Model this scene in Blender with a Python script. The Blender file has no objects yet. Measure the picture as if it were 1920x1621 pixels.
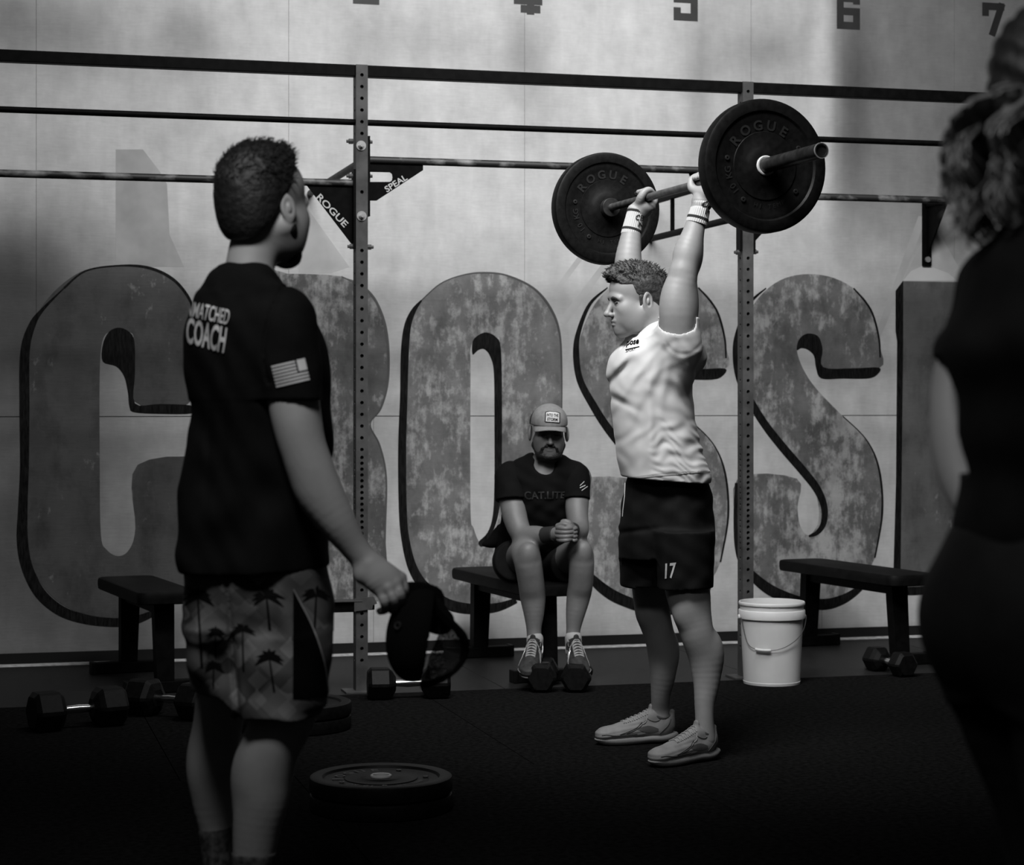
import bpy, bmesh, math, random
import numpy as np
from mathutils import Vector, Matrix
from mathutils.bvhtree import BVHTree
from mathutils.geometry import tessellate_polygon

# ---------------------------------------------------------------- camera, world, lights, exposure
F_PX, HORIZON, CAM_Z, YAW = 3800.0, 758.0, 1.25, math.radians(15.0)
ca, sa = math.cos(YAW), math.sin(YAW)
sc = bpy.context.scene
cam_d = bpy.data.cameras.new('camera')
cam_d.sensor_width = 36.0
cam_d.lens = F_PX / 1920.0 * 36.0
cam_d.shift_y = -(1621 / 2 - HORIZON) / 1920.0 * -1.0 * -1.0
cam_d.dof.use_dof = True
cam_d.dof.focus_distance = 7.25
cam_d.dof.aperture_fstop = 5.2
cam_d.clip_start = 0.05
cam = bpy.data.objects.new('camera', cam_d)
sc.collection.objects.link(cam)
cam.location = (0, 0, CAM_Z)
cam.rotation_euler = (math.radians(90), 0, -YAW)
sc.camera = cam
w = bpy.data.worlds.new('world'); sc.world = w; w.use_nodes = True
w.node_tree.nodes['Background'].inputs[0].default_value = (1, 1, 1, 1)
w.node_tree.nodes['Background'].inputs[1].default_value = 0.010
sc.view_settings.view_transform = 'Standard'
sc.view_settings.look = 'None'
sc.view_settings.gamma = 1.0
sc.view_settings.use_curve_mapping = False
sc.view_settings.exposure = 0.0
sc.cycles.max_bounces = 5
sc.cycles.diffuse_bounces = 3
sc.cycles.use_denoising = True
sc.cycles.sample_clamp_indirect = 4.0

def area_light(name, loc, target, sx, sy, power, spread=180):
    l = bpy.data.lights.new(name, 'AREA'); l.shape = 'RECTANGLE'; l.size = sx; l.size_y = sy
    l.energy = power; l.spread = math.radians(spread)
    o = bpy.data.objects.new(name, l); sc.collection.objects.link(o); o.location = loc
    o.rotation_euler = (Vector(target) - Vector(loc)).to_track_quat('-Z', 'Y').to_euler()
    return o
# ceiling fixtures of the hall: a row over the rig that washes the painted wall, one over the lifting floor; two fills are added
area_light('ceiling_and_fill_light', (2.55, 6.1, 4.75), (2.6, 10.05, 2.1), 3.4, 0.7, 78, 105)
area_light('ceiling_and_fill_light', (1.25, 5.5, 3.8), (2.5, 6.95, 1.75), 1.4, 1.0, 27, 68)
area_light('ceiling_and_fill_light', (0.1, 2.7, 3.2), (0.55, 4.3, 1.5), 0.7, 0.5, 5.6, 62)  # unseen fill lamp, added to brighten the coach
area_light('ceiling_and_fill_light', (-0.1, 1.5, 2.9), (1.05, 2.35, 1.45), 0.6, 0.5, 2.2, 50)  # unseen fill lamp, added to lift the woman's arm and hair

# ---------------------------------------------------------------- coordinates
def C2W(p):
    x, d, z = p
    return (x * ca + d * sa, -x * sa + d * ca, z)
def W2C(p):
    X, Y, z = p
    return np.array((X * ca - Y * sa, X * sa + Y * ca, z))
def P(px, py, d):                       # point at depth d in the photograph's own view (right, depth, up)
    return np.array(((px - 960) * d / F_PX, d, CAM_Z - (py - HORIZON) * d / F_PX))
def onY(px, py, Y):                     # the point of the plane Y = const seen at a pixel (world)
    r = (px - 960) / F_PX
    d = Y / (ca - r * sa)
    return C2W(P(px, py, d))

# ---------------------------------------------------------------- materials
def mat(name, v, rough=0.6, noise=0.0, scale=20.0, bump=0.0, metal=0.0, spec=0.5, v2=None, sheen=0.0, stretch=(1, 1, 1)):
    m = bpy.data.materials.new(name); m.use_nodes = True
    nt = m.node_tree; b = nt.nodes['Principled BSDF']
    b.inputs['Base Color'].default_value = (v, v, v, 1)
    b.inputs['Roughness'].default_value = rough
    b.inputs['Metallic'].default_value = metal
    b.inputs['Specular IOR Level'].default_value = spec
    if sheen: b.inputs['Sheen Weight'].default_value = sheen
    if noise or bump:
        tc = nt.nodes.new('ShaderNodeTexCoord'); mp = nt.nodes.new('ShaderNodeMapping')
        mp.inputs['Scale'].default_value = stretch
        nz = nt.nodes.new('ShaderNodeTexNoise'); nz.inputs['Scale'].default_value = scale
        nz.inputs['Detail'].default_value = 6
        nt.links.new(tc.outputs['Object'], mp.inputs[0]); nt.links.new(mp.outputs[0], nz.inputs['Vector'])
        if noise:
            hi = v2 if v2 is not None else v * (1 + noise)
            lo = v if v2 is not None else v * (1 - noise)
            cr = nt.nodes.new('ShaderNodeValToRGB')
            cr.color_ramp.elements[0].position = 0.35; cr.color_ramp.elements[1].position = 0.65
            cr.color_ramp.elements[0].color = (lo, lo, lo, 1); cr.color_ramp.elements[1].color = (hi, hi, hi, 1)
            nt.links.new(nz.outputs[0], cr.inputs[0]); nt.links.new(cr.outputs[0], b.inputs['Base Color'])
        if bump:
            bp = nt.nodes.new('ShaderNodeBump'); bp.inputs['Strength'].default_value = bump
            bp.inputs['Distance'].default_value = 0.010
            nt.links.new(nz.outputs[0], bp.inputs['Height']); nt.links.new(bp.outputs[0], b.inputs['Normal'])
    return m

M = {}
M['steel_black'] = mat('black_powder_coat', 0.0036, 0.55, 0.3, 30, spec=0.05)
M['post'] = mat('grey_powder_coat', 0.070, 0.55, 0.25, 14, spec=0.2)
M['hole'] = mat('dark_inside', 0.003, 0.9)
M['zinc'] = mat('zinc_bolt', 0.55, 0.35, metal=0.6)
M['chalky'] = mat('chalked_bar', 0.014, 0.55, 1.0, 16, v2=0.26, stretch=(.6, 1, 1))
_r = [n for n in M['chalky'].node_tree.nodes if n.type == 'VALTORGB'][0]; _r.color_ramp.elements[0].position = .50; _r.color_ramp.elements[1].position = .72
M['bar'] = mat('bar_steel', 0.055, 0.38, 0.5, 40, metal=0.3, v2=0.11)
M['sleeve'] = mat('bar_sleeve_steel', 0.06, 0.32, 0.4, 30, metal=0.7)
M['bright'] = mat('bright_steel', 0.55, 0.3, spec=0.6)
M['chrome'] = mat('chrome', 0.75, 0.2, metal=1.0)
M['rubber'] = mat('bumper_rubber', 0.0040, 0.5, 0.4, 60, bump=0.05, spec=0.14)
M['rubber_text'] = mat('raised_rubber', 0.012, 0.4)
M['vinyl'] = mat('black_vinyl', 0.0065, 0.55, 0.3, 20, spec=0.08)
M['white_print'] = mat('white_print', 0.48, 0.8)
M['bucket'] = mat('white_plastic', 0.66, 0.42, 0.06, 6, spec=0.4)
M['wire'] = mat('wire_steel', 0.08, 0.4, metal=0.5)
M['skin_l'] = mat('skin_light', 0.25, 0.52, 0.06, 18, bump=0.03)
M['skin_s'] = mat('skin_seated', 0.15, 0.52, 0.08, 18)
M['skin_w'] = mat('skin_woman', 0.20, 0.6)
M['skin_c'] = mat('skin_coach', 0.30, 0.55, 0.08, 14, bump=0.03)
M['hair'] = mat('brown_hair', 0.018, 0.6, 0.7, 90, bump=0.4, v2=0.045)
M['hair_dark'] = mat('dark_hair', 0.007, 0.6, 0.6, 80, bump=0.4)
M['hair_w'] = mat('wavy_hair', 0.06, 0.5, 0.8, 9, v2=0.32)
M['brow'] = mat('brow_hair', 0.05, 0.8)
M['lip'] = mat('lip', 0.22, 0.5)
M['eye'] = mat('eye_dark', 0.02, 0.3)
M['shirt_w'] = mat('white_jersey', 0.53, 0.85, 0.05, 8, bump=0.10, sheen=0.1)
M['cloth_b'] = mat('black_jersey', 0.0048, 0.9, 0.3, 10, bump=0.06, spec=0.08)
M['short_b'] = mat('black_shorts_cloth', 0.006, 0.75, 0.3, 12, bump=0.05, spec=0.12)
M['print_dim'] = mat('dim_print', 0.011, 0.7)
M['band'] = mat('white_rib_knit', 0.40, 0.9)
M['band_stripe'] = mat('black_stripe', 0.01, 0.9)
M['strap'] = mat('black_wrist_wrap', 0.012, 0.8)
M['cap_grey'] = mat('grey_cap_cloth', 0.22, 0.9, 0.1, 60)
M['cap_black'] = mat('black_cap_cloth', 0.004, 0.9, spec=0.05)
M['patch'] = mat('white_patch', 0.6, 0.8)
M['sh_upper'] = mat('grey_knit_upper', 0.21, 0.75, 0.12, 25, bump=0.08)
M['sh_sole'] = mat('grey_foam_sole', 0.20, 0.6, 0.1, 12)
M['sh_panel'] = mat('dark_mesh_panel', 0.06, 0.8)
M['sh_lace'] = mat('pale_lace', 0.28, 0.8)
M['sd_upper'] = mat('dark_upper', 0.012, 0.7, 0.8, 60, v2=0.03)
M['sd_sole'] = mat('striped_sole', 0.10, 0.6)
M['sd_dark'] = mat('dark_outsole', 0.01, 0.7)
M['sock'] = mat('white_sock', 0.35, 0.9)

# ---------------------------------------------------------------- mesh helpers
def link(o, parent=None):
    sc.collection.objects.link(o)
    if parent is not None: o.parent = parent
    return o
class MB:
    def __init__(s): s.v = []; s.f = []
    def add(s, vs, fs, T=None):
        n = len(s.v)
        s.v += [tuple(T @ Vector(p)) if T is not None else tuple(p) for p in vs]
        s.f += [tuple(i + n for i in f) for f in fs]
        return s
    def box(s, c, size, T=None, bev=0.0):
        x, y, z = [k / 2 for k in size]
        if bev <= 0:
            vs = [(c[0] + a * x, c[1] + b * y, c[2] + e * z) for a in (-1, 1) for b in (-1, 1) for e in (-1, 1)]
            return s.add(vs, [(0, 1, 3, 2), (4, 6, 7, 5), (0, 4, 5, 1), (2, 3, 7, 6), (0, 2, 6, 4), (1, 5, 7, 3)], T)
        # chamfered along all edges through a convex build
        bm = bmesh.new(); bmesh.ops.create_cube(bm, size=1.0)
        for v in bm.verts: v.co = Vector((c[0] + v.co.x * size[0], c[1] + v.co.y * size[1], c[2] + v.co.z * size[2]))
        bmesh.ops.bevel(bm, geom=bm.edges[:], offset=bev, segments=2, affect='EDGES', profile=0.6)
        bm.verts.index_update()
        s.add([v.co.copy() for v in bm.verts], [[v.index for v in f.verts] for f in bm.faces], T); bm.free()
        return s
    def tube(s, pts, r, n=12, caps=True, T=None):
        pts = [Vector(p) for p in pts]
        rs = r if isinstance(r, (list, tuple)) else [r] * len(pts)
        vs, fs = [], []
        up = None
        for i, p in enumerate(pts):
            t = (pts[min(i + 1, len(pts) - 1)] - pts[max(i - 1, 0)]).normalized()
            if up is None: up = Vector((0, 0, 1)) if abs(t.z) < 0.9 else Vector((1, 0, 0))
            a = t.cross(up).normalized(); b = a.cross(t).normalized(); up = b
            for k in range(n):
                q = 2 * math.pi * k / n
                vs.append(p + a * (rs[i] * math.cos(q)) + b * (rs[i] * math.sin(q)))
        for i in range(len(pts) - 1):
            for k in range(n):
                k2 = (k + 1) % n
                fs.append((i * n + k, i * n + k2, (i + 1) * n + k2, (i + 1) * n + k))
        if caps:
            fs.append(tuple(range(n))[::-1]); fs.append(tuple((len(pts) - 1) * n + k for k in range(n)))
        return s.add(vs, fs, T)
    def lathe(s, prof, n=48, T=None, closed=False):
        vs, fs = [], []
        m = len(prof)
        for k in range(n):
            q = 2 * math.pi * k / n
            for (r, z) in prof: vs.append((r * math.cos(q), r * math.sin(q), z))
        for k in range(n):
            k2 = (k + 1) % n
            for i in range(m - 1 if not closed else m):
                j = (i + 1) % m
                fs.append((k * m + i, k2 * m + i, k2 * m + j, k * m + j))
        return s.add(vs, fs, T)
    def prism(s, poly, t, T=None):         # poly in local XY, extruded along +Z by t
        n = len(poly)
        vs = [(p[0], p[1], 0) for p in poly] + [(p[0], p[1], t) for p in poly]
        fs = [tuple(range(n))[::-1], tuple(range(n, 2 * n))]
        fs += [(i, (i + 1) % n, n + (i + 1) % n, n + i) for i in range(n)]
        return s.add(vs, fs, T)
    def build(s, name, m, parent=None, smooth=False, loc=None):
        me = bpy.data.meshes.new(name); me.from_pydata(s.v, [], s.f); me.update()
        me.materials.append(m)
        bm = bmesh.new(); bm.from_mesh(me); bmesh.ops.recalc_face_normals(bm, faces=bm.faces[:]); bm.to_mesh(me); bm.free()
        if smooth:
            for p in me.polygons: p.use_smooth = True
            me.set_sharp_from_angle(angle=math.radians(38))
        o = bpy.data.objects.new(name, me)
        if loc is not None: o.location = loc
        return link(o, parent)

def thing(name, label, cat, loc=(0, 0, 0), rz=0.0, group=None):
    o = bpy.data.objects.new(name, None); link(o); o.location = loc; o.rotation_euler = (0, 0, rz)
    o.empty_display_size = 0.1
    o['label'] = label; o['category'] = cat
    if group: o['group'] = group
    return o
def copy_thing(r, loc, rz, label=None):
    def rec(o, par):
        c = o.copy(); sc.collection.objects.link(c); c.parent = par
        for ch in o.children: rec(ch, c)
        return c
    c = rec(r, None); c.location = loc; c.rotation_euler = (0, 0, rz)
    if label: c['label'] = label
    return c
def structure(o):
    o['kind'] = 'structure'; return o
def catmull(pts, seg=6, closed=False):
    out = []; n = len(pts)
    for i in range(n if closed else n - 1):
        p0, p1, p2, p3 = [np.array(pts[(i + k) % n] if closed else pts[min(max(i + k, 0), n - 1)], float) for k in (-1, 0, 1, 2)]
        for j in range(seg):
            t = j / seg
            out.append(tuple(0.5 * (2 * p1 + (p2 - p0) * t + (2 * p0 - 5 * p1 + 4 * p2 - p3) * t * t + (3 * p1 - p0 - 3 * p2 + p3) * t ** 3)))
    if not closed: out.append(tuple(map(float, pts[-1])))
    return out

_glyph_cache = {}
def text_geo(txt, bold=0.0, fine=0.0):
    """flat text mesh, returned as (verts Nx2 scaled to a unit box, faces, aspect)"""
    key = (txt, bold, fine)
    if key in _glyph_cache: return _glyph_cache[key]
    cu = bpy.data.curves.new('t', 'FONT'); cu.body = txt; cu.size = 1.0; cu.offset = bold; cu.resolution_u = 3
    o = bpy.data.objects.new('t', cu); sc.collection.objects.link(o)
    bpy.context.view_layer.update()
    me = bpy.data.meshes.new_from_object(o.evaluated_get(bpy.context.evaluated_depsgraph_get()))
    bpy.data.objects.remove(o); bpy.data.curves.remove(cu)
    bm = bmesh.new(); bm.from_mesh(me); bmesh.ops.triangulate(bm, faces=bm.faces[:])
    if fine:
        for _ in range(5):
            es = [e for e in bm.edges if e.calc_length() > fine]
            if not es: break
            bmesh.ops.subdivide_edges(bm, edges=es, cuts=1); bmesh.ops.triangulate(bm, faces=bm.faces[:])
    bm.verts.index_update()
    v = np.array([(p.co.x, p.co.y) for p in bm.verts]); f = [tuple(q.index for q in fc.verts) for fc in bm.faces]
    bm.free(); bpy.data.meshes.remove(me)
    lo, hi = v.min(0), v.max(0); asp = (hi[0] - lo[0]) / max(hi[1] - lo[1], 1e-6)
    v = (v - lo) / (hi - lo)
    _glyph_cache[key] = (v, f, asp)
    return _glyph_cache[key]
# ================================================================ SETTING
WY = 10.05                                # face of the painted wall
def wn(x, y, seed=0):                     # cheap smooth noise in -1..1
    s = 0
    for i, (fx, fy, ph) in enumerate(((1.3, 0.7, 1.1), (-0.9, 1.7, 2.3), (2.9, -2.1, 0.4), (4.3, 3.7, 5.2), (-6.1, 7.3, 3.3))):
        s = s + np.sin(fx * x + fy * y + ph + seed * 1.7 + 1.3 * np.sin(fy * x * 0.8 - fx * y * 0.9 + seed)) / (1 + 0.7 * i)
    return s / 2.6
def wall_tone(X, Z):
    """paint tone of the mural's ground: sprayed smudges and clouds, with light falloff painted in at the left"""
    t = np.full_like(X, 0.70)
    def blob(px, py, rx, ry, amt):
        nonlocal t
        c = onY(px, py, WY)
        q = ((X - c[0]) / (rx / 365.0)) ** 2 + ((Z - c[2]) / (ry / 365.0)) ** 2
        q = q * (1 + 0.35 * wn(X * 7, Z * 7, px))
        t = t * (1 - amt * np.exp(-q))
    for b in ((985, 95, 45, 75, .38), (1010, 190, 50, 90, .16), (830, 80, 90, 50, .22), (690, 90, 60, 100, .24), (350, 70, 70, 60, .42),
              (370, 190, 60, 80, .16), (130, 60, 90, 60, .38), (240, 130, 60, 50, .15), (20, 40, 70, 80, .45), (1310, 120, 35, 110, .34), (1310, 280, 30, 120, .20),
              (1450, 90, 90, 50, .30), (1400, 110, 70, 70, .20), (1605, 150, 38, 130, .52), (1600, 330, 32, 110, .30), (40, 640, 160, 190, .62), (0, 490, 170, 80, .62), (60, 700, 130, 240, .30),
              (40, 1060, 190, 230, .72), (260, 1190, 180, 90, .60), (150, 800, 160, 160, .25), (350, 470, 120, 40, .15), (990, 1000, 60, 60, .1)):  # the large lower-left blobs paint in the falling off of the light
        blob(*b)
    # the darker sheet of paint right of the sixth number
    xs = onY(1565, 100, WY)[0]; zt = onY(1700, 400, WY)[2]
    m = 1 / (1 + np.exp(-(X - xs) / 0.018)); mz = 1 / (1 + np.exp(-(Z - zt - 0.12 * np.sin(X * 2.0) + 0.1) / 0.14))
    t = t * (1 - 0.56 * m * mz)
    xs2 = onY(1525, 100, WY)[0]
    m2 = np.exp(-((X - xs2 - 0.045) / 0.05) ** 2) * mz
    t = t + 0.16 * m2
    # left third is darker: sprayed tone plus painted-in light falloff
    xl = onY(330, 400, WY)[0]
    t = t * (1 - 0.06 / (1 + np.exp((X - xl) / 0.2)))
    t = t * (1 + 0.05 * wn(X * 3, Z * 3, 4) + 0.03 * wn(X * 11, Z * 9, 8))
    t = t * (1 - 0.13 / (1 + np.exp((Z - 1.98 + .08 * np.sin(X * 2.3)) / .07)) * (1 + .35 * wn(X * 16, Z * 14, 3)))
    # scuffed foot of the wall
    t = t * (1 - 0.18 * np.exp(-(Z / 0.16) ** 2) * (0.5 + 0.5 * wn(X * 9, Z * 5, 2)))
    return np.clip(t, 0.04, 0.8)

def attr_mat(name, mul=1.0, nscale=9.0, namt=0.22, streak=True, distress=None):
    m = bpy.data.materials.new(name); m.use_nodes = True; nt = m.node_tree; b = nt.nodes['Principled BSDF']
    b.inputs['Roughness'].default_value = 0.62; b.inputs['Specular IOR Level'].default_value = 0.25
    at = nt.nodes.new('ShaderNodeAttribute'); at.attribute_name = 'tone'
    tc = nt.nodes.new('ShaderNodeTexCoord')
    def noise(sc_, det, st, ro=0.6):
        mp = nt.nodes.new('ShaderNodeMapping'); mp.inputs['Scale'].default_value = st
        n = nt.nodes.new('ShaderNodeTexNoise'); n.inputs['Scale'].default_value = sc_; n.inputs['Detail'].default_value = det
        n.inputs['Roughness'].default_value = ro
        nt.links.new(tc.outputs['Object'], mp.inputs[0]); nt.links.new(mp.outputs[0], n.inputs['Vector']); return n.outputs[0]
    def rng(o, a, b_, c, d):
        r = nt.nodes.new('ShaderNodeMapRange'); r.inputs[1].default_value = a; r.inputs[2].default_value = b_
        r.inputs[3].default_value = c; r.inputs[4].default_value = d; nt.links.new(o, r.inputs[0]); return r.outputs[0]
    def mth(op, x, y):
        n = nt.nodes.new('ShaderNodeMath'); n.operation = op
        for i, q in enumerate((x, y)):
            if isinstance(q, (int, float)): n.inputs[i].default_value = q
            else: nt.links.new(q, n.inputs[i])
        return n.outputs[0]
    n1 = noise(nscale, 8, (1, 1, 0.8)); n2 = noise(60, 4, (0.25, 1, 1.6)); n3 = noise(7, 5, (1.6, 1, 0.25))
    v = mth('MULTIPLY', at.outputs['Fac'], rng(n1, .3, .7, 1 - namt, 1 + namt * .6))
    v = mth('MULTIPLY', v, rng(n2, .3, .7, .955, 1.04))
    v = mth('MULTIPLY', v, rng(n3, .3, .7, .93, 1.06))
    if distress is not None:
        # worn flakes: paint rubbed through to the pale ground in patches
        big = noise(2.6, 3, (1, 1, 0.7)); fine = noise(17, 9, (1, 1, 0.75), 0.72); run = noise(9, 6, (2.2, 1, 0.35), 0.7)
        msk = mth('ADD', mth('MULTIPLY', fine, 0.6), mth('MULTIPLY', big, 0.5))
        msk = mth('ADD', msk, mth('MULTIPLY', run, 0.35))
        fl = rng(msk, distress, distress + 0.11, 0, 1)
        pale = mth('MULTIPLY', fl, 0.26)
        v = mth('ADD', v, pale)
        dk = rng(noise(5, 6, (1.3, 1, .8), .65), .5, .72, 1.0, .55)
        v = mth('MULTIPLY', v, dk)
    v = mth('MULTIPLY', v, mul)
    cb = nt.nodes.new('ShaderNodeCombineColor')
    for i in range(3): nt.links.new(v, cb.inputs[i])
    nt.links.new(cb.outputs[0], b.inputs['Base Color'])
    bp = nt.nodes.new('ShaderNodeBump'); bp.inputs['Strength'].default_value = 0.25; bp.inputs['Distance'].default_value = 0.003
    nt.links.new(n2, bp.inputs['Height']); nt.links.new(bp.outputs[0], b.inputs['Normal'])
    return m
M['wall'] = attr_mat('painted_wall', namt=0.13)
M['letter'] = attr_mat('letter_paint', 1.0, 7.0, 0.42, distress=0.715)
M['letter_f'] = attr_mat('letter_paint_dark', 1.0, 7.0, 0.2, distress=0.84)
M['stroke'] = mat('black_brushed_paint', 0.0035, 0.6, 1.2, 40, v2=0.016, stretch=(3, 1, .5), spec=0.1)
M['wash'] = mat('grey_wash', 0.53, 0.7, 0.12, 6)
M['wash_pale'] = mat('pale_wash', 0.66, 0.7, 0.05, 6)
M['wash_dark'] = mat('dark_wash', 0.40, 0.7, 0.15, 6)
M['numeral'] = mat('numeral_paint', 0.030, 0.6, 0.2, 10)
M['trim'] = mat('dark_trim', 0.014, 0.7, spec=.1)
M['concrete'] = mat('bare_concrete', 0.6, 0.7, 0.3, 30)
M['mat'] = mat('rubber_mat', 0.0085, 0.6, 0.35, 50, bump=0.12, spec=0.0)
M['mat_new'] = mat('rubber_mat_worn', 0.019, 0.45, 0.4, 24, bump=0.10, stretch=(1, 6, 1), spec=0.12)

def grid_panel(name, x0, x1, z0, z1, y, tone_fn, m, parent, h=0.04, t=0.012):
    nx, nz = max(2, int((x1 - x0) / h)), max(2, int((z1 - z0) / h))
    xs = np.linspace(x0, x1, nx + 1); zs = np.linspace(z0, z1, nz + 1)
    X, Z = np.meshgrid(xs, zs, indexing='ij')
    vs = [(a, y, b) for a, b in zip(X.ravel(), Z.ravel())]
    w_ = nz + 1
    fs = [(i * w_ + k, (i + 1) * w_ + k, (i + 1) * w_ + k + 1, i * w_ + k + 1) for i in range(nx) for k in range(nz)]
    n = len(vs)
    c = [(x0, y + t, z0), (x1, y + t, z0), (x1, y + t, z1), (x0, y + t, z1)]
    vs += c
    c0, c1, c2, c3 = 0, nx * w_, nx * w_ + nz, nz
    fs += [(c0, n, n + 1, c1)[::-1], (c1, n + 1, n + 2, c2)[::-1], (c2, n + 2, n + 3, c3)[::-1], (c3, n + 3, n, c0)[::-1], (n + 3, n + 2, n + 1, n)]
    me = bpy.data.meshes.new(name); me.from_pydata(vs, [], fs); me.update()
    tn = list(tone_fn(X, Z).ravel()) + [0.5] * 4
    at = me.attributes.new('tone', 'FLOAT', 'POINT'); at.data.foreach_set('value', np.array(tn, dtype=np.float32))
    me.materials.append(m)
    return link(bpy.data.objects.new(name, me), parent)

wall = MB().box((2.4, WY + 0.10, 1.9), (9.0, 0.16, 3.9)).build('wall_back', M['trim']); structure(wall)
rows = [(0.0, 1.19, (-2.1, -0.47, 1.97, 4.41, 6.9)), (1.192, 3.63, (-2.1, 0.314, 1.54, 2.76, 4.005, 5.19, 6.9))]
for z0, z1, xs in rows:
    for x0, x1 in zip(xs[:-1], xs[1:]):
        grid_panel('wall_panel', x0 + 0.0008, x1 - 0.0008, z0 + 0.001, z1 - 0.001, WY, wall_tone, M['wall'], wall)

def W(px, py): q = onY(px, py, WY); return (q[0], q[2])
TW = Matrix(((1, 0, 0, 0), (0, 0, -1, WY), (0, 1, 0, 0), (0, 0, 0, 1)))    # local XY -> wall XZ, +Z local towards the room
def paint(name, pts, lift, m, tone=None, smooth=True, label=None, seg=5):
    pts = [W(*p) for p in pts]
    if smooth: pts = catmull(pts, seg, True)
    tris = tessellate_polygon([[Vector((p[0], p[1], 0)) for p in pts]])
    n = len(pts)
    vs = [(p[0], WY - lift, p[1]) for p in pts] + [(p[0], WY + 0.0005, p[1]) for p in pts]
    fs = [tuple(t) for t in tris] + [(i, (i + 1) % n, n + (i + 1) % n, n + i) for i in range(n)]
    me = bpy.data.meshes.new(name); me.from_pydata(vs, [], fs); me.update()
    bm = bmesh.new(); bm.from_mesh(me); bmesh.ops.recalc_face_normals(bm, faces=bm.faces[:]); bm.to_mesh(me); bm.free()
    me.materials.append(m)
    at = me.attributes.new('tone', 'FLOAT', 'POINT')
    at.data.foreach_set('value', np.full(len(me.vertices), tone or 0.2, dtype=np.float32))
    o = link(bpy.data.objects.new(name, me), wall)
    if label: o['label'] = label
    return o
def stroke(name, pts, width, lift=0.0028, m=None, seg=6, taper=(1, 1), parent=None):
    """brush stroke on the wall; widths in photo px"""
    ws = width if isinstance(width, (list, tuple)) else [width] * len(pts)
    q = catmull([(*W(*p), wd / 365.0) for p, wd in zip(pts, ws)], seg)
    L, R = [], []
    for i, c in enumerate(q):
        a = np.array(q[min(i + 1, len(q) - 1)][:2]) - np.array(q[max(i - 1, 0)][:2]); a /= max(np.linalg.norm(a), 1e-9)
        n = np.array((-a[1], a[0])); hw = max(c[2], 0.001) / 2
        L.append(np.array(c[:2]) + n * hw); R.append(np.array(c[:2]) - n * hw)
    vs = [(p[0], WY - lift, p[1]) for p in L] + [(p[0], WY - lift, p[1]) for p in R]
    vs += [(p[0], WY + .0004, p[1]) for p in L] + [(p[0], WY + .0004, p[1]) for p in R]
    n = len(L); fs = []
    for i in range(n - 1):
        fs += [(i, i + 1, n + i + 1, n + i), (i, 2 * n + i, 2 * n + i + 1, i + 1), (n + i, n + i + 1, 3 * n + i + 1, 3 * n + i)]
    b = MB(); b.add(vs, fs)
    return b.build(name, m or M['stroke'], parent or wall)

# soft perspective rays above the letters
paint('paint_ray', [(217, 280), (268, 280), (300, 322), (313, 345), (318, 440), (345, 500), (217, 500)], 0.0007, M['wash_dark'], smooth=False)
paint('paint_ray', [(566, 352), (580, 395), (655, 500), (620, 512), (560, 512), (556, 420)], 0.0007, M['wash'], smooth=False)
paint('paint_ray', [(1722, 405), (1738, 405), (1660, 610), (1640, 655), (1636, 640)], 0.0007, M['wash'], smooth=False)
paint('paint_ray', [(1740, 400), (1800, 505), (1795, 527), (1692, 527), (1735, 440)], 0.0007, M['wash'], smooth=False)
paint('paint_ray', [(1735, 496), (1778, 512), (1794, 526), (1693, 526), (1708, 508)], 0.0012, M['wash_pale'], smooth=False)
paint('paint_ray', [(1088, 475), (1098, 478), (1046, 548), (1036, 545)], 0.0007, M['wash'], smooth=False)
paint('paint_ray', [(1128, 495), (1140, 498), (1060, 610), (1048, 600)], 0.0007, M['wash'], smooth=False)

Cp = [(352, 757), (366, 690), (368, 610), (345, 548), (300, 512), (250, 499), (200, 499), (150, 510), (100, 548), (64, 600), (50, 660), (48, 760), (46, 880), (44, 990), (60, 1060), (95, 1115),
      (150, 1148), (230, 1158), (310, 1140), (370, 1085), (402, 1010), (400, 871), (258, 871), (254, 990), (242, 1030), (222, 1042), (200, 1030), (189, 1000), (187, 860), (187, 700), (192, 640), (205, 621), (222, 614), (240, 621), (252, 640), (252, 752)]
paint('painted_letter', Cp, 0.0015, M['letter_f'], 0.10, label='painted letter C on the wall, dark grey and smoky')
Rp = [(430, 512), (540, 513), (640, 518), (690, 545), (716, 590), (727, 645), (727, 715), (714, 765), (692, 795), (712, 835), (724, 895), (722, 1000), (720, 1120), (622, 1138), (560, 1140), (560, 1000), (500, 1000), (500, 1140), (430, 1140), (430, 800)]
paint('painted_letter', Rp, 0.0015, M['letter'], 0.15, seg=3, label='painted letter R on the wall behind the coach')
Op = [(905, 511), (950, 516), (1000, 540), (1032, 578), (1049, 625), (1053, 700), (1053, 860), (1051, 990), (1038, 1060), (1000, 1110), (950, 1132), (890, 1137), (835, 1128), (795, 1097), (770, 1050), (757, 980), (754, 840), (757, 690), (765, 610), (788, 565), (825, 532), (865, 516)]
Oi = [(882, 700), (882, 655), (892, 632), (912, 624), (930, 633), (938, 655), (939, 860), (936, 960), (922, 1000), (903, 1020), (888, 990), (882, 950)]
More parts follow.
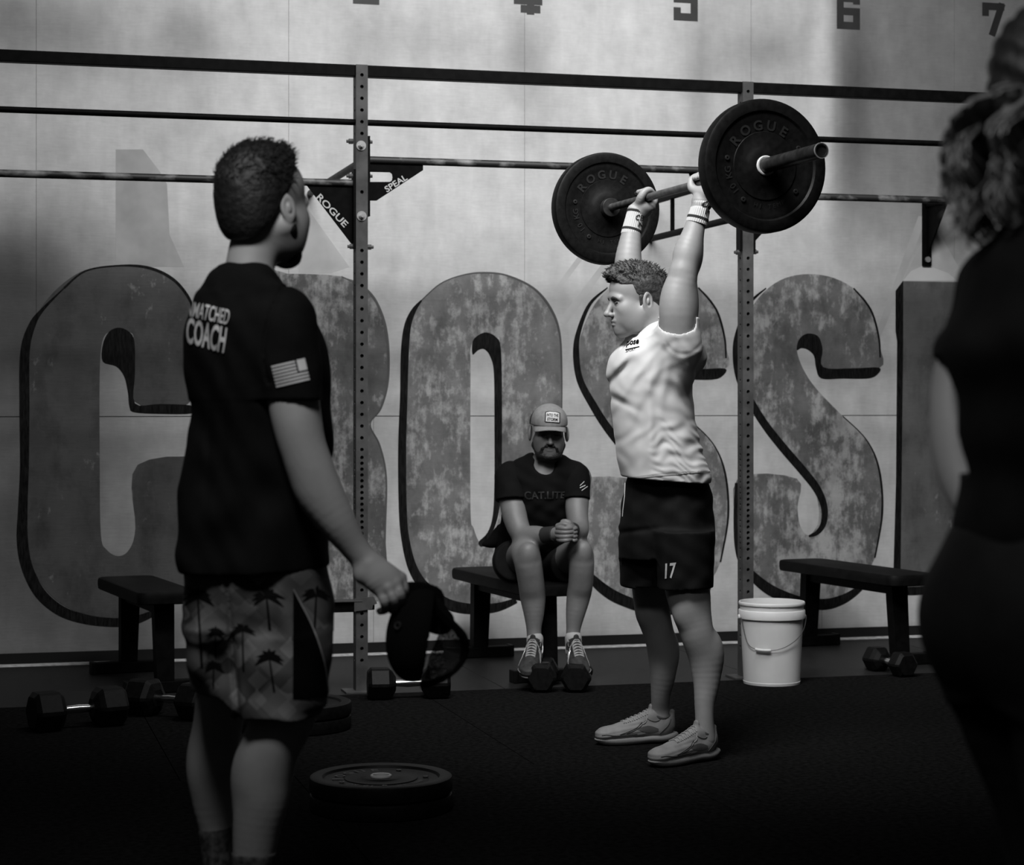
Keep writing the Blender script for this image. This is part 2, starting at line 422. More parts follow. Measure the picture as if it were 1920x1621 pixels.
# the O is painted as two halves so that the ground shows through its counter
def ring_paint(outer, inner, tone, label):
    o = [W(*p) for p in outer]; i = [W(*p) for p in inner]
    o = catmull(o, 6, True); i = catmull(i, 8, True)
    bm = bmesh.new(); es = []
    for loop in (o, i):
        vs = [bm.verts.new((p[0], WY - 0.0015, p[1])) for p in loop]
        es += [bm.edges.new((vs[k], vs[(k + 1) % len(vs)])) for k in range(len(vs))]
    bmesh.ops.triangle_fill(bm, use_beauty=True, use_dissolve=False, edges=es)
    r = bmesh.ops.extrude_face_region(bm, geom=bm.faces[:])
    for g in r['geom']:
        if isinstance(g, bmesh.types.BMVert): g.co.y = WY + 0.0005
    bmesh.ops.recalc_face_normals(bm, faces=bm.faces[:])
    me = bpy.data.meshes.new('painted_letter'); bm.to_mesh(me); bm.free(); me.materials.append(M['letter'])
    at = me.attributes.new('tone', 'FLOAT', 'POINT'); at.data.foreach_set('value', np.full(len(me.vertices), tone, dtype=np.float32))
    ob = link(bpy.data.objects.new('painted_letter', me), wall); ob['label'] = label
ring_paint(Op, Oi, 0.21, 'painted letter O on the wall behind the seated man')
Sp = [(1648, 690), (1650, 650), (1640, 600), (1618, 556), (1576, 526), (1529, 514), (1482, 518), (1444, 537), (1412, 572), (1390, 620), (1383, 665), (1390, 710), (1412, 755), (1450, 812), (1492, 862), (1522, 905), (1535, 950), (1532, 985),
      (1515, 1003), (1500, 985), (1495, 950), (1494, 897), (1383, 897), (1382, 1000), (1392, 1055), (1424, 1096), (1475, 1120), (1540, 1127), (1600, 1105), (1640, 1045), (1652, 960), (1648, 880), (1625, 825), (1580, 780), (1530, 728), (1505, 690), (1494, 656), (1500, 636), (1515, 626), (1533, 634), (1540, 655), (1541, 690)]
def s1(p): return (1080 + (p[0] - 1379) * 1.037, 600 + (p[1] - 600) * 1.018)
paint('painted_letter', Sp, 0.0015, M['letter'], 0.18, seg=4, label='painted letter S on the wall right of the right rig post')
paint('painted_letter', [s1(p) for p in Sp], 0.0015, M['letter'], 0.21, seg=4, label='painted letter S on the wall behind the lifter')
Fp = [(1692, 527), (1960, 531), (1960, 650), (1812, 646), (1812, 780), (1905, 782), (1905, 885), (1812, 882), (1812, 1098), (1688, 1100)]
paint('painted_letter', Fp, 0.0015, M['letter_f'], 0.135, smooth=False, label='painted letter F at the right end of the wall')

stroke('paint_shadow', [(120, 540), (80, 580), (60, 610), (47, 660), (46, 760), (46, 870), (43, 950), (42, 1010), (50, 1060), (72, 1107), (104, 1138), (140, 1155), (190, 1165), (245, 1164), (290, 1148), (310, 1140)], [2, 6, 12, 16, 17, 15, 16, 19, 19, 19, 18, 17, 15, 15, 10, 4])
stroke('paint_outline', [(120, 540), (160, 508), (220, 498), (275, 501), (320, 520), (350, 552), (368, 590)], [4, 3, 3, 5, 5, 5, 4])
def blob_stroke(pts, seg=4, name='paint_shadow'):
    return paint(name, pts, 0.003, M['stroke'], seg=seg)
blob_stroke([(193, 677), (193, 645), (204, 622), (222, 614), (241, 621), (252, 640), (253, 700), (253, 756), (300, 757), (360, 760), (360, 774), (300, 775), (252, 772), (243, 762), (240, 735), (233, 705), (218, 686)])
stroke('paint_outline', [(640, 518), (690, 545), (716, 590), (727, 645), (727, 715), (714, 765), (694, 795), (712, 835), (724, 895), (722, 1000), (719, 1118)], [2, 4, 5, 5, 4, 3, 2, 3, 3, 3, 3], m=mat('grey_brush', 0.10, .6))
stroke('paint_shadow', [(790, 563), (775, 583), (764, 612), (759, 660), (757, 743), (754, 836), (755, 950), (760, 1010), (774, 1065), (800, 1104), (837, 1131), (884, 1141), (931, 1138), (968, 1125)], [3, 9, 13, 15, 14, 15, 15, 15, 17, 19, 20, 19, 16, 10])
stroke('paint_outline', [(790, 563), (825, 532), (865, 516), (905, 511), (950, 516), (1000, 540), (1032, 578), (1049, 625), (1053, 700), (1053, 780)], [2, 2, 2, 3, 3, 4, 5, 4, 3, 2], m=mat('grey_brush', 0.08, .6))
blob_stroke([(886, 664), (886, 640), (897, 628), (912, 623), (930, 632), (939, 655), (941, 760), (940, 900), (935, 960), (922, 1000), (905, 1024), (897, 1016), (914, 998), (924, 965), (927, 900), (927, 800), (926, 700), (919, 668), (908, 654), (896, 656)])
for tr in (lambda p: p, s1):
    stroke('paint_shadow', [tr(p) for p in [(1436, 540), (1404, 570), (1384, 620), (1379, 660), (1386, 710), (1410, 757), (1435, 797), (1468, 839), (1505, 882), (1532, 917), (1545, 950), (1544, 980), (1532, 998), (1516, 1005)]], [2, 6, 9, 12, 13, 15, 16, 17, 17, 16, 14, 12, 9, 4])
    stroke('paint_shadow', [tr(p) for p in [(1381, 905), (1379, 960), (1381, 1020), (1392, 1056), (1414, 1082), (1440, 1103), (1468, 1117), (1505, 1129), (1548, 1132), (1582, 1122), (1610, 1104), (1622, 1092)]], [7, 8, 9, 13, 18, 21, 21, 21, 21, 18, 12, 3])
    blob_stroke([tr(p) for p in [(1494, 656), (1496, 640), (1506, 628), (1520, 625), (1535, 632), (1542, 655), (1543, 688), (1600, 690), (1648, 689), (1644, 702), (1626, 709), (1580, 709), (1540, 709), (1530, 690), (1526, 667), (1514, 655), (1502, 652)]])
    stroke('paint_outline', [tr(p) for p in [(1600, 540), (1632, 580), (1647, 630), (1650, 670)]], [3, 4, 4, 3])
    stroke('paint_outline', [tr(p) for p in [(1580, 780), (1625, 825), (1648, 880), (1654, 960), (1640, 1045)]], [2, 2, 4, 4, 3])
paint('paint_shadow', [(1693, 526), (1679, 545), (1679, 620), (1682, 640), (1680, 900), (1675, 1075), (1688, 1075), (1690, 900), (1693, 640)], 0.003, M['stroke'], smooth=False)
paint('paint_shadow', [(1688, 1100), (1815, 1098), (1805, 1112), (1676, 1116)], 0.003, M['stroke'], smooth=False)

# numerals along the top of the wall
glyphs = {'2': [[(.13, 1.0), (.13, 1.27), (.87, 1.27), (.87, .8), (.13, .35), (.13, .13), (.9, .13)]],
          '3': [[(.1, 1.05), (.1, 1.27), (.87, 1.27), (.87, .78), (.4, .72), (.87, .66), (.87, .13), (.13, .13), (.13, .40)]],
          '4': [[(.66, .05), (.66, 1.4)], [(.66, 1.27), (.12, .55), (.12, .45), (1.0, .45)], [(.40, .12), (.92, .12)]],
          '5': [[(.87, 1.27), (.13, 1.27), (.13, .86), (.87, .86), (.87, .13), (.13, .13), (.13, .36)]],
          '6': [[(.87, 1.18), (.87, 1.27), (.13, 1.27), (.13, .13), (.87, .13), (.87, .72), (.13, .72)]],
          '7': [[(.12, 1.0), (.12, 1.27), (.86, 1.27), (.42, .02)]]}
for ch, px in (('3', 663), ('4', 965), ('5', 1264), ('6', 1570), ('7', 1843)):
    X0 = W(px, 20)[0]; S_ = 0.128
    b = MB()
    ns = 0
    for line in glyphs[ch]:
        for (x1, y1), (x2, y2) in zip(line[:-1], line[1:]):
            a = Vector((x2 - x1, y2 - y1, 0)); L = a.length; a.normalize()
            T = TW @ Matrix.Translation((X0, 3.268, 0.0)) @ Matrix.Scale(S_, 4) @ Matrix.Translation((x1, y1, 0)) @ Matrix.Rotation(math.atan2(a.y, a.x), 4, 'Z')
            o = 0.155
            b.prism([(-o * .98, -o), (-o * .3, -o * 1.0), (L + o * .3, -o), (L + o * .98, -o), (L + o * .98, o), (-o * .98, o)] if ch != '7' or y2 > 1 else [(-o, -o), (L, -o), (L, o), (-o, o)], 0.012 + .0004 * ns, T); ns += 1
    nb = b.build('painted_numeral', M['numeral'], wall); nb['label'] = 'dark block numeral %s painted high on the wall' % ch

structure(MB().box((2.4, WY - 0.009, 0.026), (9.0, 0.016, 0.052)).build('baseboard_back', M['trim']))
# floor: bare slab with rubber mats laid on it
structure(MB().box((2.4, 9.99, -0.006), (9.0, 0.088, 0.016)).build('trim_1', M['concrete']))
floor = MB().box((2.4, 5.6, -0.055), (11.0, 9.2, 0.08)).build('floor', M['concrete']); structure(floor)
random.seed(3)
mat_mesh = None
for j, (y0, y1) in enumerate(((8.62, 9.94), (6.79, 8.617), (4.96, 6.787), (3.13, 4.957), (1.3, 3.127))):
    for i in range(8):
        x0 = -2.6 + i * 1.22 + (0.0 if j % 2 == 0 else -0.38); x1 = x0 + 1.217
        b = MB().box(((x0 + x1) / 2, (y0 + y1) / 2, -0.0075 + random.uniform(-.0004, .0004)), (x1 - x0, y1 - y0, 0.015), bev=0.0015)
        b.build('rubber_mat', M['mat_new'] if j == 0 else M['mat'], floor)

# ================================================================ RIG
RY = 8.70
rig = thing('pull_up_rig', 'grey steel pull-up rig with drilled posts standing before the painted wall', 'rig', (1.648, RY, 0))
R0 = Vector((1.648, RY, 0))
def rb(b, name, m, smooth=False, label=None):
    b.v = [(v[0] - R0.x, v[1] - R0.y, v[2] - R0.z) for v in b.v]
    o = b.build(name, m, rig, smooth)
    if label: o['label'] = label
    return o
def punched(b, T, wd, z0, z1, holes, r=0.0082):
    """a strip of steel in local XY (x across, y up) with real drilled holes, T places it"""
    c = 0.0127; y = z0; n8 = 8; hb = MB()
    for h in sorted(holes):
        if h - c > y + 1e-4: b.add([(-wd / 2, y, 0), (wd / 2, y, 0), (wd / 2, h - c, 0), (-wd / 2, h - c, 0)], [(0, 1, 2, 3)], T)
        out = [(wd / 2, 0), (wd / 2, c), (0, c), (-wd / 2, c), (-wd / 2, 0), (-wd / 2, -c), (0, -c), (wd / 2, -c)]
        vs = [(x_, h + y_, 0) for x_, y_ in out] + [(r * math.cos(k * math.pi / 4), h + r * math.sin(k * math.pi / 4), 0) for k in range(8)]
        vs += [(r * math.cos(k * math.pi / 4), h + r * math.sin(k * math.pi / 4), -0.012) for k in range(8)]
        fs = [(k, (k + 1) % 8, 8 + (k + 1) % 8, 8 + k) for k in range(8)] + [(8 + k, 8 + (k + 1) % 8, 16 + (k + 1) % 8, 16 + k) for k in range(8)]
        b.add(vs, fs, T)
        hb.add(vs[16:], [tuple(range(8))], T); y = h + c
    b.add([(-wd / 2, y, 0), (wd / 2, y, 0), (wd / 2, z1, 0), (-wd / 2, z1, 0)], [(0, 1, 2, 3)], T)
    return hb
PW, PD, PH = 0.052, 0.066, 2.725
hz = [2.68 - 0.0508 * i for i in range(52)]
hz = [z for z in hz if not (0.575 < z < 1.03)] + [1.02 - 0.0254 * i for i in range(18)]
hz = [z for z in hz if 0.09 < z < 2.7]
post_pos = (-0.14, 1.648, 3.44, 5.23)
for k, X in enumerate(post_pos):
    b = MB()
    hh = [z for z in hz if not (1.92 < z < 2.40) or abs(z - 2.16) < .02] if k in (1, 2) else hz
    front = Matrix.Translation((X, RY - PD / 2, 0)) @ Matrix(((1, 0, 0, 0), (0, 0, -1, 0), (0, 1, 0, 0), (0, 0, 0, 1)))
    left = Matrix.Translation((X - PW / 2, RY, 0)) @ Matrix(((0, 0, -1, 0), (-1, 0, 0, 0), (0, 1, 0, 0), (0, 0, 0, 1)))
    caps = MB()
    for T, wd in ((front, PW), (left, PD)):
        h = punched(b, T, wd, 0.006, PH, hh); caps.add(h.v, h.f)
    b.add([(X + PW / 2, RY - PD / 2, .006), (X + PW / 2, RY + PD / 2, .006), (X + PW / 2, RY + PD / 2, PH), (X + PW / 2, RY - PD / 2, PH),
           (X - PW / 2, RY + PD / 2, .006), (X - PW / 2, RY + PD / 2, PH), (X - PW / 2, RY - PD / 2, PH)],
          [(0, 1, 2, 3), (1, 4, 5, 2), (3, 2, 5, 6)])
    p = rb(b, 'post', M['post'])
    caps.v = [(v[0] - R0.x, v[1] - R0.y, v[2]) for v in caps.v]
    hbk = caps.build('hole_backs', M['hole'], p); hbk['kind'] = 'stuff'
    fb = MB().box((X, RY, 0.004), (0.15, 0.13, 0.008), bev=0.0015)
    fo = rb(fb, 'foot_plate', M['post'])
for i in range(3):
    xa, xb = post_pos[i] + PW / 2, post_pos[i + 1] - PW / 2
    rb(MB().box(((xa + xb) / 2, RY, 2.700), (xb - xa, 0.05, 0.05), bev=0.004), 'top_beam', M['steel_black'])
    rb(MB().tube([(xa, RY, 2.478), (xb, RY, 2.478)], 0.0135, 14), 'upper_pipe', M['steel_black'], True)
    zb = 2.316 if i == 1 else 2.212
    rb(MB().tube([(xa, RY, zb), (xb, RY, zb)], 0.0165, 16), 'pull_up_bar', M['chalky'], True, 'pull-up bar with chalk worn along its top')
# struts back to the wall
for X, zs in ((1.648, (2.305,)), (3.44, (2.305, 2.115))):
    for z in zs:
        rb(MB().tube([(X, RY + PD / 2, z), (X, WY - 0.012, z)], 0.0165, 14), 'wall_strut', M['post'] if X < 2 else M['steel_black'], True)
rb(MB().tube([(3.44, 9.70, 2.305), (3.44, 9.70, 2.115)], 0.011, 10), 'strut_rung', M['steel_black'], True)
def plate_on_rig(pts, Y, t, name, m=None, label=None):
    q = [onY(a, b_, Y) for a, b_ in pts]
    b = MB()
    n = len(q); vs = [(p[0], Y - t / 2, p[2]) for p in q] + [(p[0], Y + t / 2, p[2]) for p in q]
    b.add(vs, [tuple(range(n)), tuple(range(n, 2 * n))[::-1]] + [(i, (i + 1) % n, n + (i + 1) % n, n + i) for i in range(n)])
    return rb(b, name, m or M['steel_black'], label=label)
def rig_text(txt, p0, p1, hpx, Y, name, bold=0.02, parent=rig, mt=None):
    v, f, asp = text_geo(txt, bold)
    a = np.array(onY(*p0, Y)); b_ = np.array(onY(*p1, Y)); u = b_ - a; L = np.linalg.norm(u); u /= L
    n = np.array((-u[2], 0, u[0])); hh = hpx / 430.0
    vs = [a + u * (q[0] * L) + n * (q[1] * hh) - np.array((R0.x, R0.y, 0)) for q in v]
    b2 = MB(); b2.add([(p[0], p[1], p[2]) for p in vs], f)
    return b2.build(name, mt or M['white_print'], parent)
g1 = plate_on_rig([(574, 346), (662, 346), (664, 460), (658, 456)], RY, 0.006, 'gusset_plate', label='triangular gusset with white lettering')
t1 = rig_text('ROGUE', (592, 371), (645, 427), 13, RY - 0.0042, 'lettering'); t1.parent = rig
g2 = plate_on_rig([(688, 305), (793, 309), (793, 319), (706, 376), (688, 376), (688, 341), (731, 341), (735, 338), (736, 332), (735, 326), (731, 323), (688, 322)], RY, 0.006, 'gusset_plate', label='slotted gusset with white lettering')
rig_text('SPEAL', (726, 361), (765, 336), 12, RY - 0.0042, 'lettering')
plate_on_rig([(1290, 318), (1330, 320), (1385, 324), (1385, 345), (1310, 335), (1293, 330)], RY, 0.006, 'gusset_plate')
plate_on_rig([(1410, 378), (1428, 378), (1440, 425), (1410, 458)], RY, 0.006, 'gusset_plate')
for px0, px1, y0, y1 in ((661, 666, 318, 466), (687, 692, 256, 406), (1384, 1388, 330, 470), (1409, 1413, 380, 470)):
    plate_on_rig([(px0, y0), (px1, y0), (px1, y1), (px0, y1)], RY - 0.005, 0.05, 'bracket_flange')
def bolt(px, py, Y, nrm, big=False):
    p = Vector(onY(px, py, Y)); n = Vector(nrm)
    b = MB()
    if big: b.tube([p, p + n * 0.004], 0.0215, 20); b.tube([p + n * .004, p + n * 0.014], 0.0125, 6); b.tube([p + n * .014, p + n * 0.022], 0.0075, 10)
    else: b.tube([p - n * .004, p + n * 0.014], 0.0125, 6); b.tube([p + n * .014, p + n * 0.024], 0.007, 8)
    rb(b, 'bolt', M['zinc'] if big else M['post'], True)
bolt(677, 273, RY - PD / 2, (0, -1, 0), True); bolt(678, 405, RY - PD / 2, (0, -1, 0), True)
for px, py, s_ in ((660, 265, -1), (688, 266, 1), (660, 330, -1), (688, 330, 1), (662, 462, -1), (690, 463, 1), (1386, 473, -1), (1412, 472, 1)):
    bolt(px, py, RY - 0.01, (s_, 0, 0))
# spotter bracket low on the left post
plate_on_rig([(664, 1122), (700, 1118), (707, 1131), (699, 1134), (698, 1141), (664, 1146)], RY - PD / 2 - 0.006, 0.008, 'spotter_hook', M['post'])
X1 = post_pos[1]
rb(MB().box((X1 - 0.20, RY - 0.005, 0.372), (0.36, 0.05, 0.045), bev=0.004), 'spotter_arm', M['steel_black'])
rb(MB().box((X1 - 0.19, RY - 0.01, 0.398), (0.38, 0.07, 0.006), bev=0.001), 'spotter_top', M['post'])
rb(MB().box((X1 + 0.042, RY - 0.005, 0.372), (0.03, 0.05, 0.03), bev=0.004), 'spotter_stop', M['steel_black'])
# bracket fixed to the wall at the right, its strut running forward to the far post
Xw = 5.02
rb(MB().box((Xw, WY - 0.010, 2.175), (0.052, 0.016, 0.345), bev=0.003), 'wall_bracket', M['steel_black'])
b = MB(); b.add([(Xw - .004, WY - .018, 2.31), (Xw - .004, WY - .26, 2.33), (Xw - .004, WY - .018, 2.06), (Xw + .004, WY - .018, 2.31), (Xw + .004, WY - .26, 2.33), (Xw + .004, WY - .018, 2.06)],
                [(0, 1, 2), (3, 5, 4), (0, 3, 4, 1), (1, 4, 5, 2), (0, 2, 5, 3)])
rb(b, 'bracket_gusset', M['steel_black'])
rb(MB().tube([(Xw, WY - .018, 2.33), (Xw, RY + .01, 2.33), (5.21, RY, 2.33)], 0.0165, 12), 'wall_strut', M['steel_black'], True)
rb(MB().tube([(Xw, WY - .018, 2.035), (Xw, WY - .03, 2.035)], 0.016, 8), 'bolt', M['zinc'], True)
# ================================================================ FIGURES: signed-distance modelling, one continuous skin per body
class Shape:
    """a list of soft-blended volumes, meshed by surface nets; coordinates: right, depth, up (metres)"""
    def __init__(s, base=None): s.p = []
    def _add(s, fn, lo, hi, k, op): s.p.append((fn, np.array(lo, float), np.array(hi, float), k, op))
    def cone(s, a, b, ra, rb, k=0.02, op='u', flat=None):
        a = np.array(a, float); b = np.array(b, float); d = b - a; L2 = max(float(d @ d), 1e-9); R = max(ra, rb)
        def fn(X, Y, Z):
            x, y, z = X - a[0], Y - a[1], Z - a[2]
            t = np.clip((x * d[0] + y * d[1] + z * d[2]) / L2, 0, 1)
            x, y, z = x - t * d[0], y - t * d[1], z - t * d[2]
            q = x * x + y * y + z * z
            if flat is not None:
                u, rt = flat
                c = x * u[0] + y * u[1] + z * u[2]; q = q + c * c * (1 / rt ** 2 - 1)
            return np.sqrt(q) - (ra + (rb - ra) * t)
        R2 = R * (max(1, flat[1]) if flat is not None else 1)
        s._add(fn, np.minimum(a, b) - R2, np.maximum(a, b) + R2, k, op); return s
    def chain(s, pts, rs, k=0.02, op='u', flat=None, sub=4):
        """one limb: a smooth curve through the joints with smoothly changing girth"""
        C = catmull([tuple(p) + (r,) for p, r in zip([np.array(p, float) for p in pts], rs)], sub) if len(pts) > 2 else [tuple(np.array(p, float)) + (r,) for p, r in zip(pts, rs)]
        C = np.array(C)
        def fn(X, Y, Z):
            out = None
            for a, b in zip(C[:-1], C[1:]):
                d = b[:3] - a[:3]; L2 = max(float(d @ d), 1e-9)
                x, y, z = X - a[0], Y - a[1], Z - a[2]
                t = np.clip((x * d[0] + y * d[1] + z * d[2]) / L2, 0, 1)
                x, y, z = x - t * d[0], y - t * d[1], z - t * d[2]
                q = x * x + y * y + z * z
                if flat is not None:
                    u, rt = flat
                    c = x * u[0] + y * u[1] + z * u[2]; q = q + c * c * (1 / rt ** 2 - 1)
                e = np.sqrt(q) - (a[3] + (b[3] - a[3]) * t)
                out = e if out is None else np.minimum(out, e)
            return out
        R = C[:, 3].max() * (max(1, flat[1]) if flat is not None else 1)
        s._add(fn, C[:, :3].min(0) - R, C[:, :3].max(0) + R, k, op); return s
    def ball(s, c, r, k=0.02, op='u', R=None):
        c = np.array(c, float); r = np.array(r if hasattr(r, '__len__') else (r,) * 3, float)
        M3 = np.eye(3) if R is None else np.array(R, float)
        def fn(X, Y, Z):
            x, y, z = X - c[0], Y - c[1], Z - c[2]
            q = [(M3[i][0] * x + M3[i][1] * y + M3[i][2] * z) for i in range(3)]
            k0 = np.sqrt(sum((q[i] / r[i]) ** 2 for i in range(3))) + 1e-6
            k1 = np.sqrt(sum((q[i] / r[i] ** 2) ** 2 for i in range(3))) + 1e-6
            return k0 * (k0 - 1) / k1
        m = max(r); s._add(fn, c - m, c + m, k, op); return s
    def loft(s, rows, psi=0.0, k=0.02, n=2.0, op='u', cap=0.006):
        """rows of (z, x, y, a, b): superellipse sections turned by psi about the vertical"""
        rows = sorted(rows); zz = np.array([r[0] for r in rows]); D = np.array([r[1:] for r in rows])
        fine = np.linspace(zz[0], zz[-1], 120)
        h = np.gradient(D, zz, axis=0) if len(zz) > 2 else None
        vals = []
        for j in range(4):                # monotone-ish cubic through the rows
            m = np.gradient(D[:, j], zz); out = np.empty_like(fine)
            i = np.clip(np.searchsorted(zz, fine) - 1, 0, len(zz) - 2); w_ = zz[i + 1] - zz[i]; t = (fine - zz[i]) / w_
            out = (2 * t ** 3 - 3 * t ** 2 + 1) * D[i, j] + (t ** 3 - 2 * t ** 2 + t) * w_ * m[i] + (-2 * t ** 3 + 3 * t ** 2) * D[i + 1, j] + (t ** 3 - t ** 2) * w_ * m[i + 1]
            vals.append(out)
        c_, s_ = math.cos(psi), math.sin(psi)
        z0, z1 = zz[0], zz[-1]
        def fn(X, Y, Z):
            zc = np.clip(Z, z0, z1)
            cx, cy, A, B = [np.interp(zc, fine, v) for v in vals]
            x, y = X - cx, Y - cy
            u, v = x * c_ + y * s_, -x * s_ + y * c_
            A = np.maximum(A, 1e-3); B = np.maximum(B, 1e-3)
            q = (np.abs(u / A) ** n + np.abs(v / B) ** n) ** (1 / n)
            d = (q - 1) * np.minimum(A, B)
            return np.maximum(d, np.maximum(z0 - Z, Z - z1))
        m = max(D[:, 2].max(), D[:, 3].max()) * 1.3
        s._add(fn, (D[:, 0].min() - m, D[:, 1].min() - m, z0), (D[:, 0].max() + m, D[:, 1].max() + m, z1), k, op); return s
    def plane(s, p, nrm, k=0.004, lo=None, hi=None):
        """cut away the side the normal points to (within a box if given)"""
        p = np.array(p, float); nrm = np.array(nrm, float); nrm /= np.linalg.norm(nrm)
        fn = lambda X, Y, Z: -((X - p[0]) * nrm[0] + (Y - p[1]) * nrm[1] + (Z - p[2]) * nrm[2])
        s._add(fn, (-99,) * 3 if lo is None else lo, (99,) * 3 if hi is None else hi, 0 if lo is not None else k, 's'); return s
    def under(s, body, off, lo, hi, k=0.02):
        """cloth always clears the skin below it"""
        s.p.append((body, np.array(lo, float), np.array(hi, float), k, 'b', off) if False else ((body, off), np.array(lo, float), np.array(hi, float), k, 'b')); return s
    def disp(s, fn): s._add(fn, (-99,) * 3, (99,) * 3, 0, 'd'); return s
    def field(s, lo, hi, h):
        ax = [np.arange(lo[i], hi[i] + h, h, dtype=np.float32) for i in range(3)]
        F = np.full([len(a) for a in ax], 1.0, dtype=np.float32)
        for fn, l, u, k, op in s.p:
            m = k + 2.5 * h
            sl = []
            for i in range(3):
                a = np.searchsorted(ax[i], l[i] - m); b = np.searchsorted(ax[i], u[i] + m)
                sl.append(slice(int(a), int(b)))
            if any(q.stop - q.start < 1 for q in sl): continue
            X = ax[0][sl[0]][:, None, None]; Y = ax[1][sl[1]][None, :, None]; Z = ax[2][sl[2]][None, None, :]
            if op == 'b':
                bl = [ax[i][sl[i]][0] for i in range(3)]; bh = [ax[i][sl[i]][-1] for i in range(3)]
                _, D = fn[0].field(bl, [v - h * .5 for v in bh], h); n3 = [q.stop - q.start for q in sl]
                G = F[tuple(sl)]; d = D[:n3[0], :n3[1], :n3[2]] - fn[1]
                if d.shape != G.shape: G = G[:d.shape[0], :d.shape[1], :d.shape[2]]
                inb = (X[:d.shape[0]] > l[0]) & (X[:d.shape[0]] < u[0]) & (Y[:, :d.shape[1]] > l[1]) & (Y[:, :d.shape[1]] < u[1]) & (Z[:, :, :d.shape[2]] > l[2]) & (Z[:, :, :d.shape[2]] < u[2])
                d = np.where(inb, d, 1.0)
                hh = np.maximum(k - np.abs(G - d), 0) / k
                G[...] = np.minimum(G, d) - hh * hh * (k * 0.25)
                continue
            d = fn(X, Y, Z).astype(np.float32) if op != 'd' else fn(X, Y, Z)
            G = F[tuple(sl)]
            if op == 'u':
                if k > 0:
                    hh = np.maximum(k - np.abs(G - d), 0) / k
                    G[...] = np.minimum(G, d) - hh * hh * (k * 0.25)
                else: G[...] = np.minimum(G, d)
            elif op == 's':
                e = -d
                if k > 0:
                    hh = np.maximum(k - np.abs(G - e), 0) / k
                    G[...] = np.maximum(G, e) + hh * hh * (k * 0.25)
                else: G[...] = np.maximum(G, e)
            elif op == 'i':
                F2 = np.full_like(F, 1.0); F2[tuple(sl)] = np.maximum(G, d); F[...] = F2
            elif op == 'd':
                band = np.abs(G) < 0.06
                G[band] += np.broadcast_to(d, G.shape)[band].astype(np.float32)
        return ax, F
    def net(s, lo, hi, h):
        ax, F = s.field(lo, hi, h)
        I = F < 0
        nx, ny, nz = F.shape
        cnt = np.zeros((nx - 1, ny - 1, nz - 1), np.uint8)
        for a in (0, 1):
            for b in (0, 1):
                for c in (0, 1): cnt += I[a:nx - 1 + a, b:ny - 1 + b, c:nz - 1 + c]
        ci = np.nonzero((cnt > 0) & (cnt < 8))
        N = len(ci[0])
        idx = np.full(cnt.shape, -1, np.int32); idx[ci] = np.arange(N)
        acc = np.zeros((N, 3)); w_ = np.zeros(N)
        cor = [(a, b, c) for a in (0, 1) for b in (0, 1) for c in (0, 1)]
        val = {c: F[ci[0] + c[0], ci[1] + c[1], ci[2] + c[2]] for c in cor}
        for c in cor:
            for a in range(3):
                if c[a] == 0:
                    d = list(c); d[a] = 1; d = tuple(d)
                    va, vb = val[c], val[d]; m = (va < 0) != (vb < 0)
                    t = np.where(m, va / np.where(m, va - vb, 1), 0)
                    pos = np.array(c, float)[None, :].repeat(N, 0); pos[:, a] += t
                    acc += pos * m[:, None]; w_ += m
        acc /= np.maximum(w_, 1)[:, None]
        V = np.stack([ax[i][0] + (ci[i] + acc[:, i]) * h for i in range(3)], 1)
        faces = []
        for a in range(3):
            sl0 = [slice(None)] * 3; sl1 = [slice(None)] * 3; sl0[a] = slice(0, -1); sl1[a] = slice(1, None)
            A_, B_ = I[tuple(sl0)], I[tuple(sl1)]
            e = np.nonzero(A_ != B_)
            b_, c_ = [(1, 2), (2, 0), (0, 1)][a]
            ok = (e[b_] > 0) & (e[c_] > 0) & (e[b_] < F.shape[b_] - 1) & (e[c_] < F.shape[c_] - 1)
            e = [q[ok] for q in e]; s0 = A_[tuple(e)]
            def at(db, dc):
                q = [e[0].copy(), e[1].copy(), e[2].copy()]; q[b_] = q[b_] - db; q[c_] = q[c_] - dc
                return idx[tuple(q)]
            Q = np.stack([at(1, 1), at(0, 1), at(0, 0), at(1, 0)], 1)
            Q[~s0] = Q[~s0][:, ::-1]
            faces.append(Q)
        return V, np.concatenate(faces)
    def mesh(s, lo, hi, h, detail=()):
        """main box at cell h; detail boxes (lo, hi, h) replace the coarse skin inside them"""
        V, Q = s.net(lo, hi, h)
        VS, QS, n = [], [], 0
        keep = np.ones(len(Q), bool)
        for dl, dh, dd in detail:
            c = V[Q].mean(1); m = 1.2 * h
            keep &= ~np.all((c > np.array(dl) + m) & (c < np.array(dh) - m), axis=1)
        VS.append(V); QS.append(Q[keep]); n = len(V)
        for dl, dh, dd in detail:
            v, q = s.net(dl, dh, dd); VS.append(v); QS.append(q + n); n += len(v)
        return np.concatenate(VS), np.concatenate(QS)

def solid(name, V, Q, m, parent, base=(0, 0, 0)):
    V = V - np.array(base)
    used = np.unique(Q); remap = np.full(len(V), -1, np.int64); remap[used] = np.arange(len(used))
    V = V[used]; Q = remap[Q]
    me = bpy.data.meshes.new(name)
    me.vertices.add(len(V)); me.vertices.foreach_set('co', V.astype(np.float32).ravel())
    me.loops.add(len(Q) * 4); me.loops.foreach_set('vertex_index', Q.astype(np.int32).ravel())
    me.polygons.add(len(Q)); me.polygons.foreach_set('loop_start', np.arange(0, len(Q) * 4, 4, dtype=np.int32))
    me.polygons.foreach_set('use_smooth', np.ones(len(Q), bool))
    me.update(calc_edges=True); me.validate()
    me.materials.append(m)
    o = bpy.data.objects.new(name, me); link(o, parent)
    return o

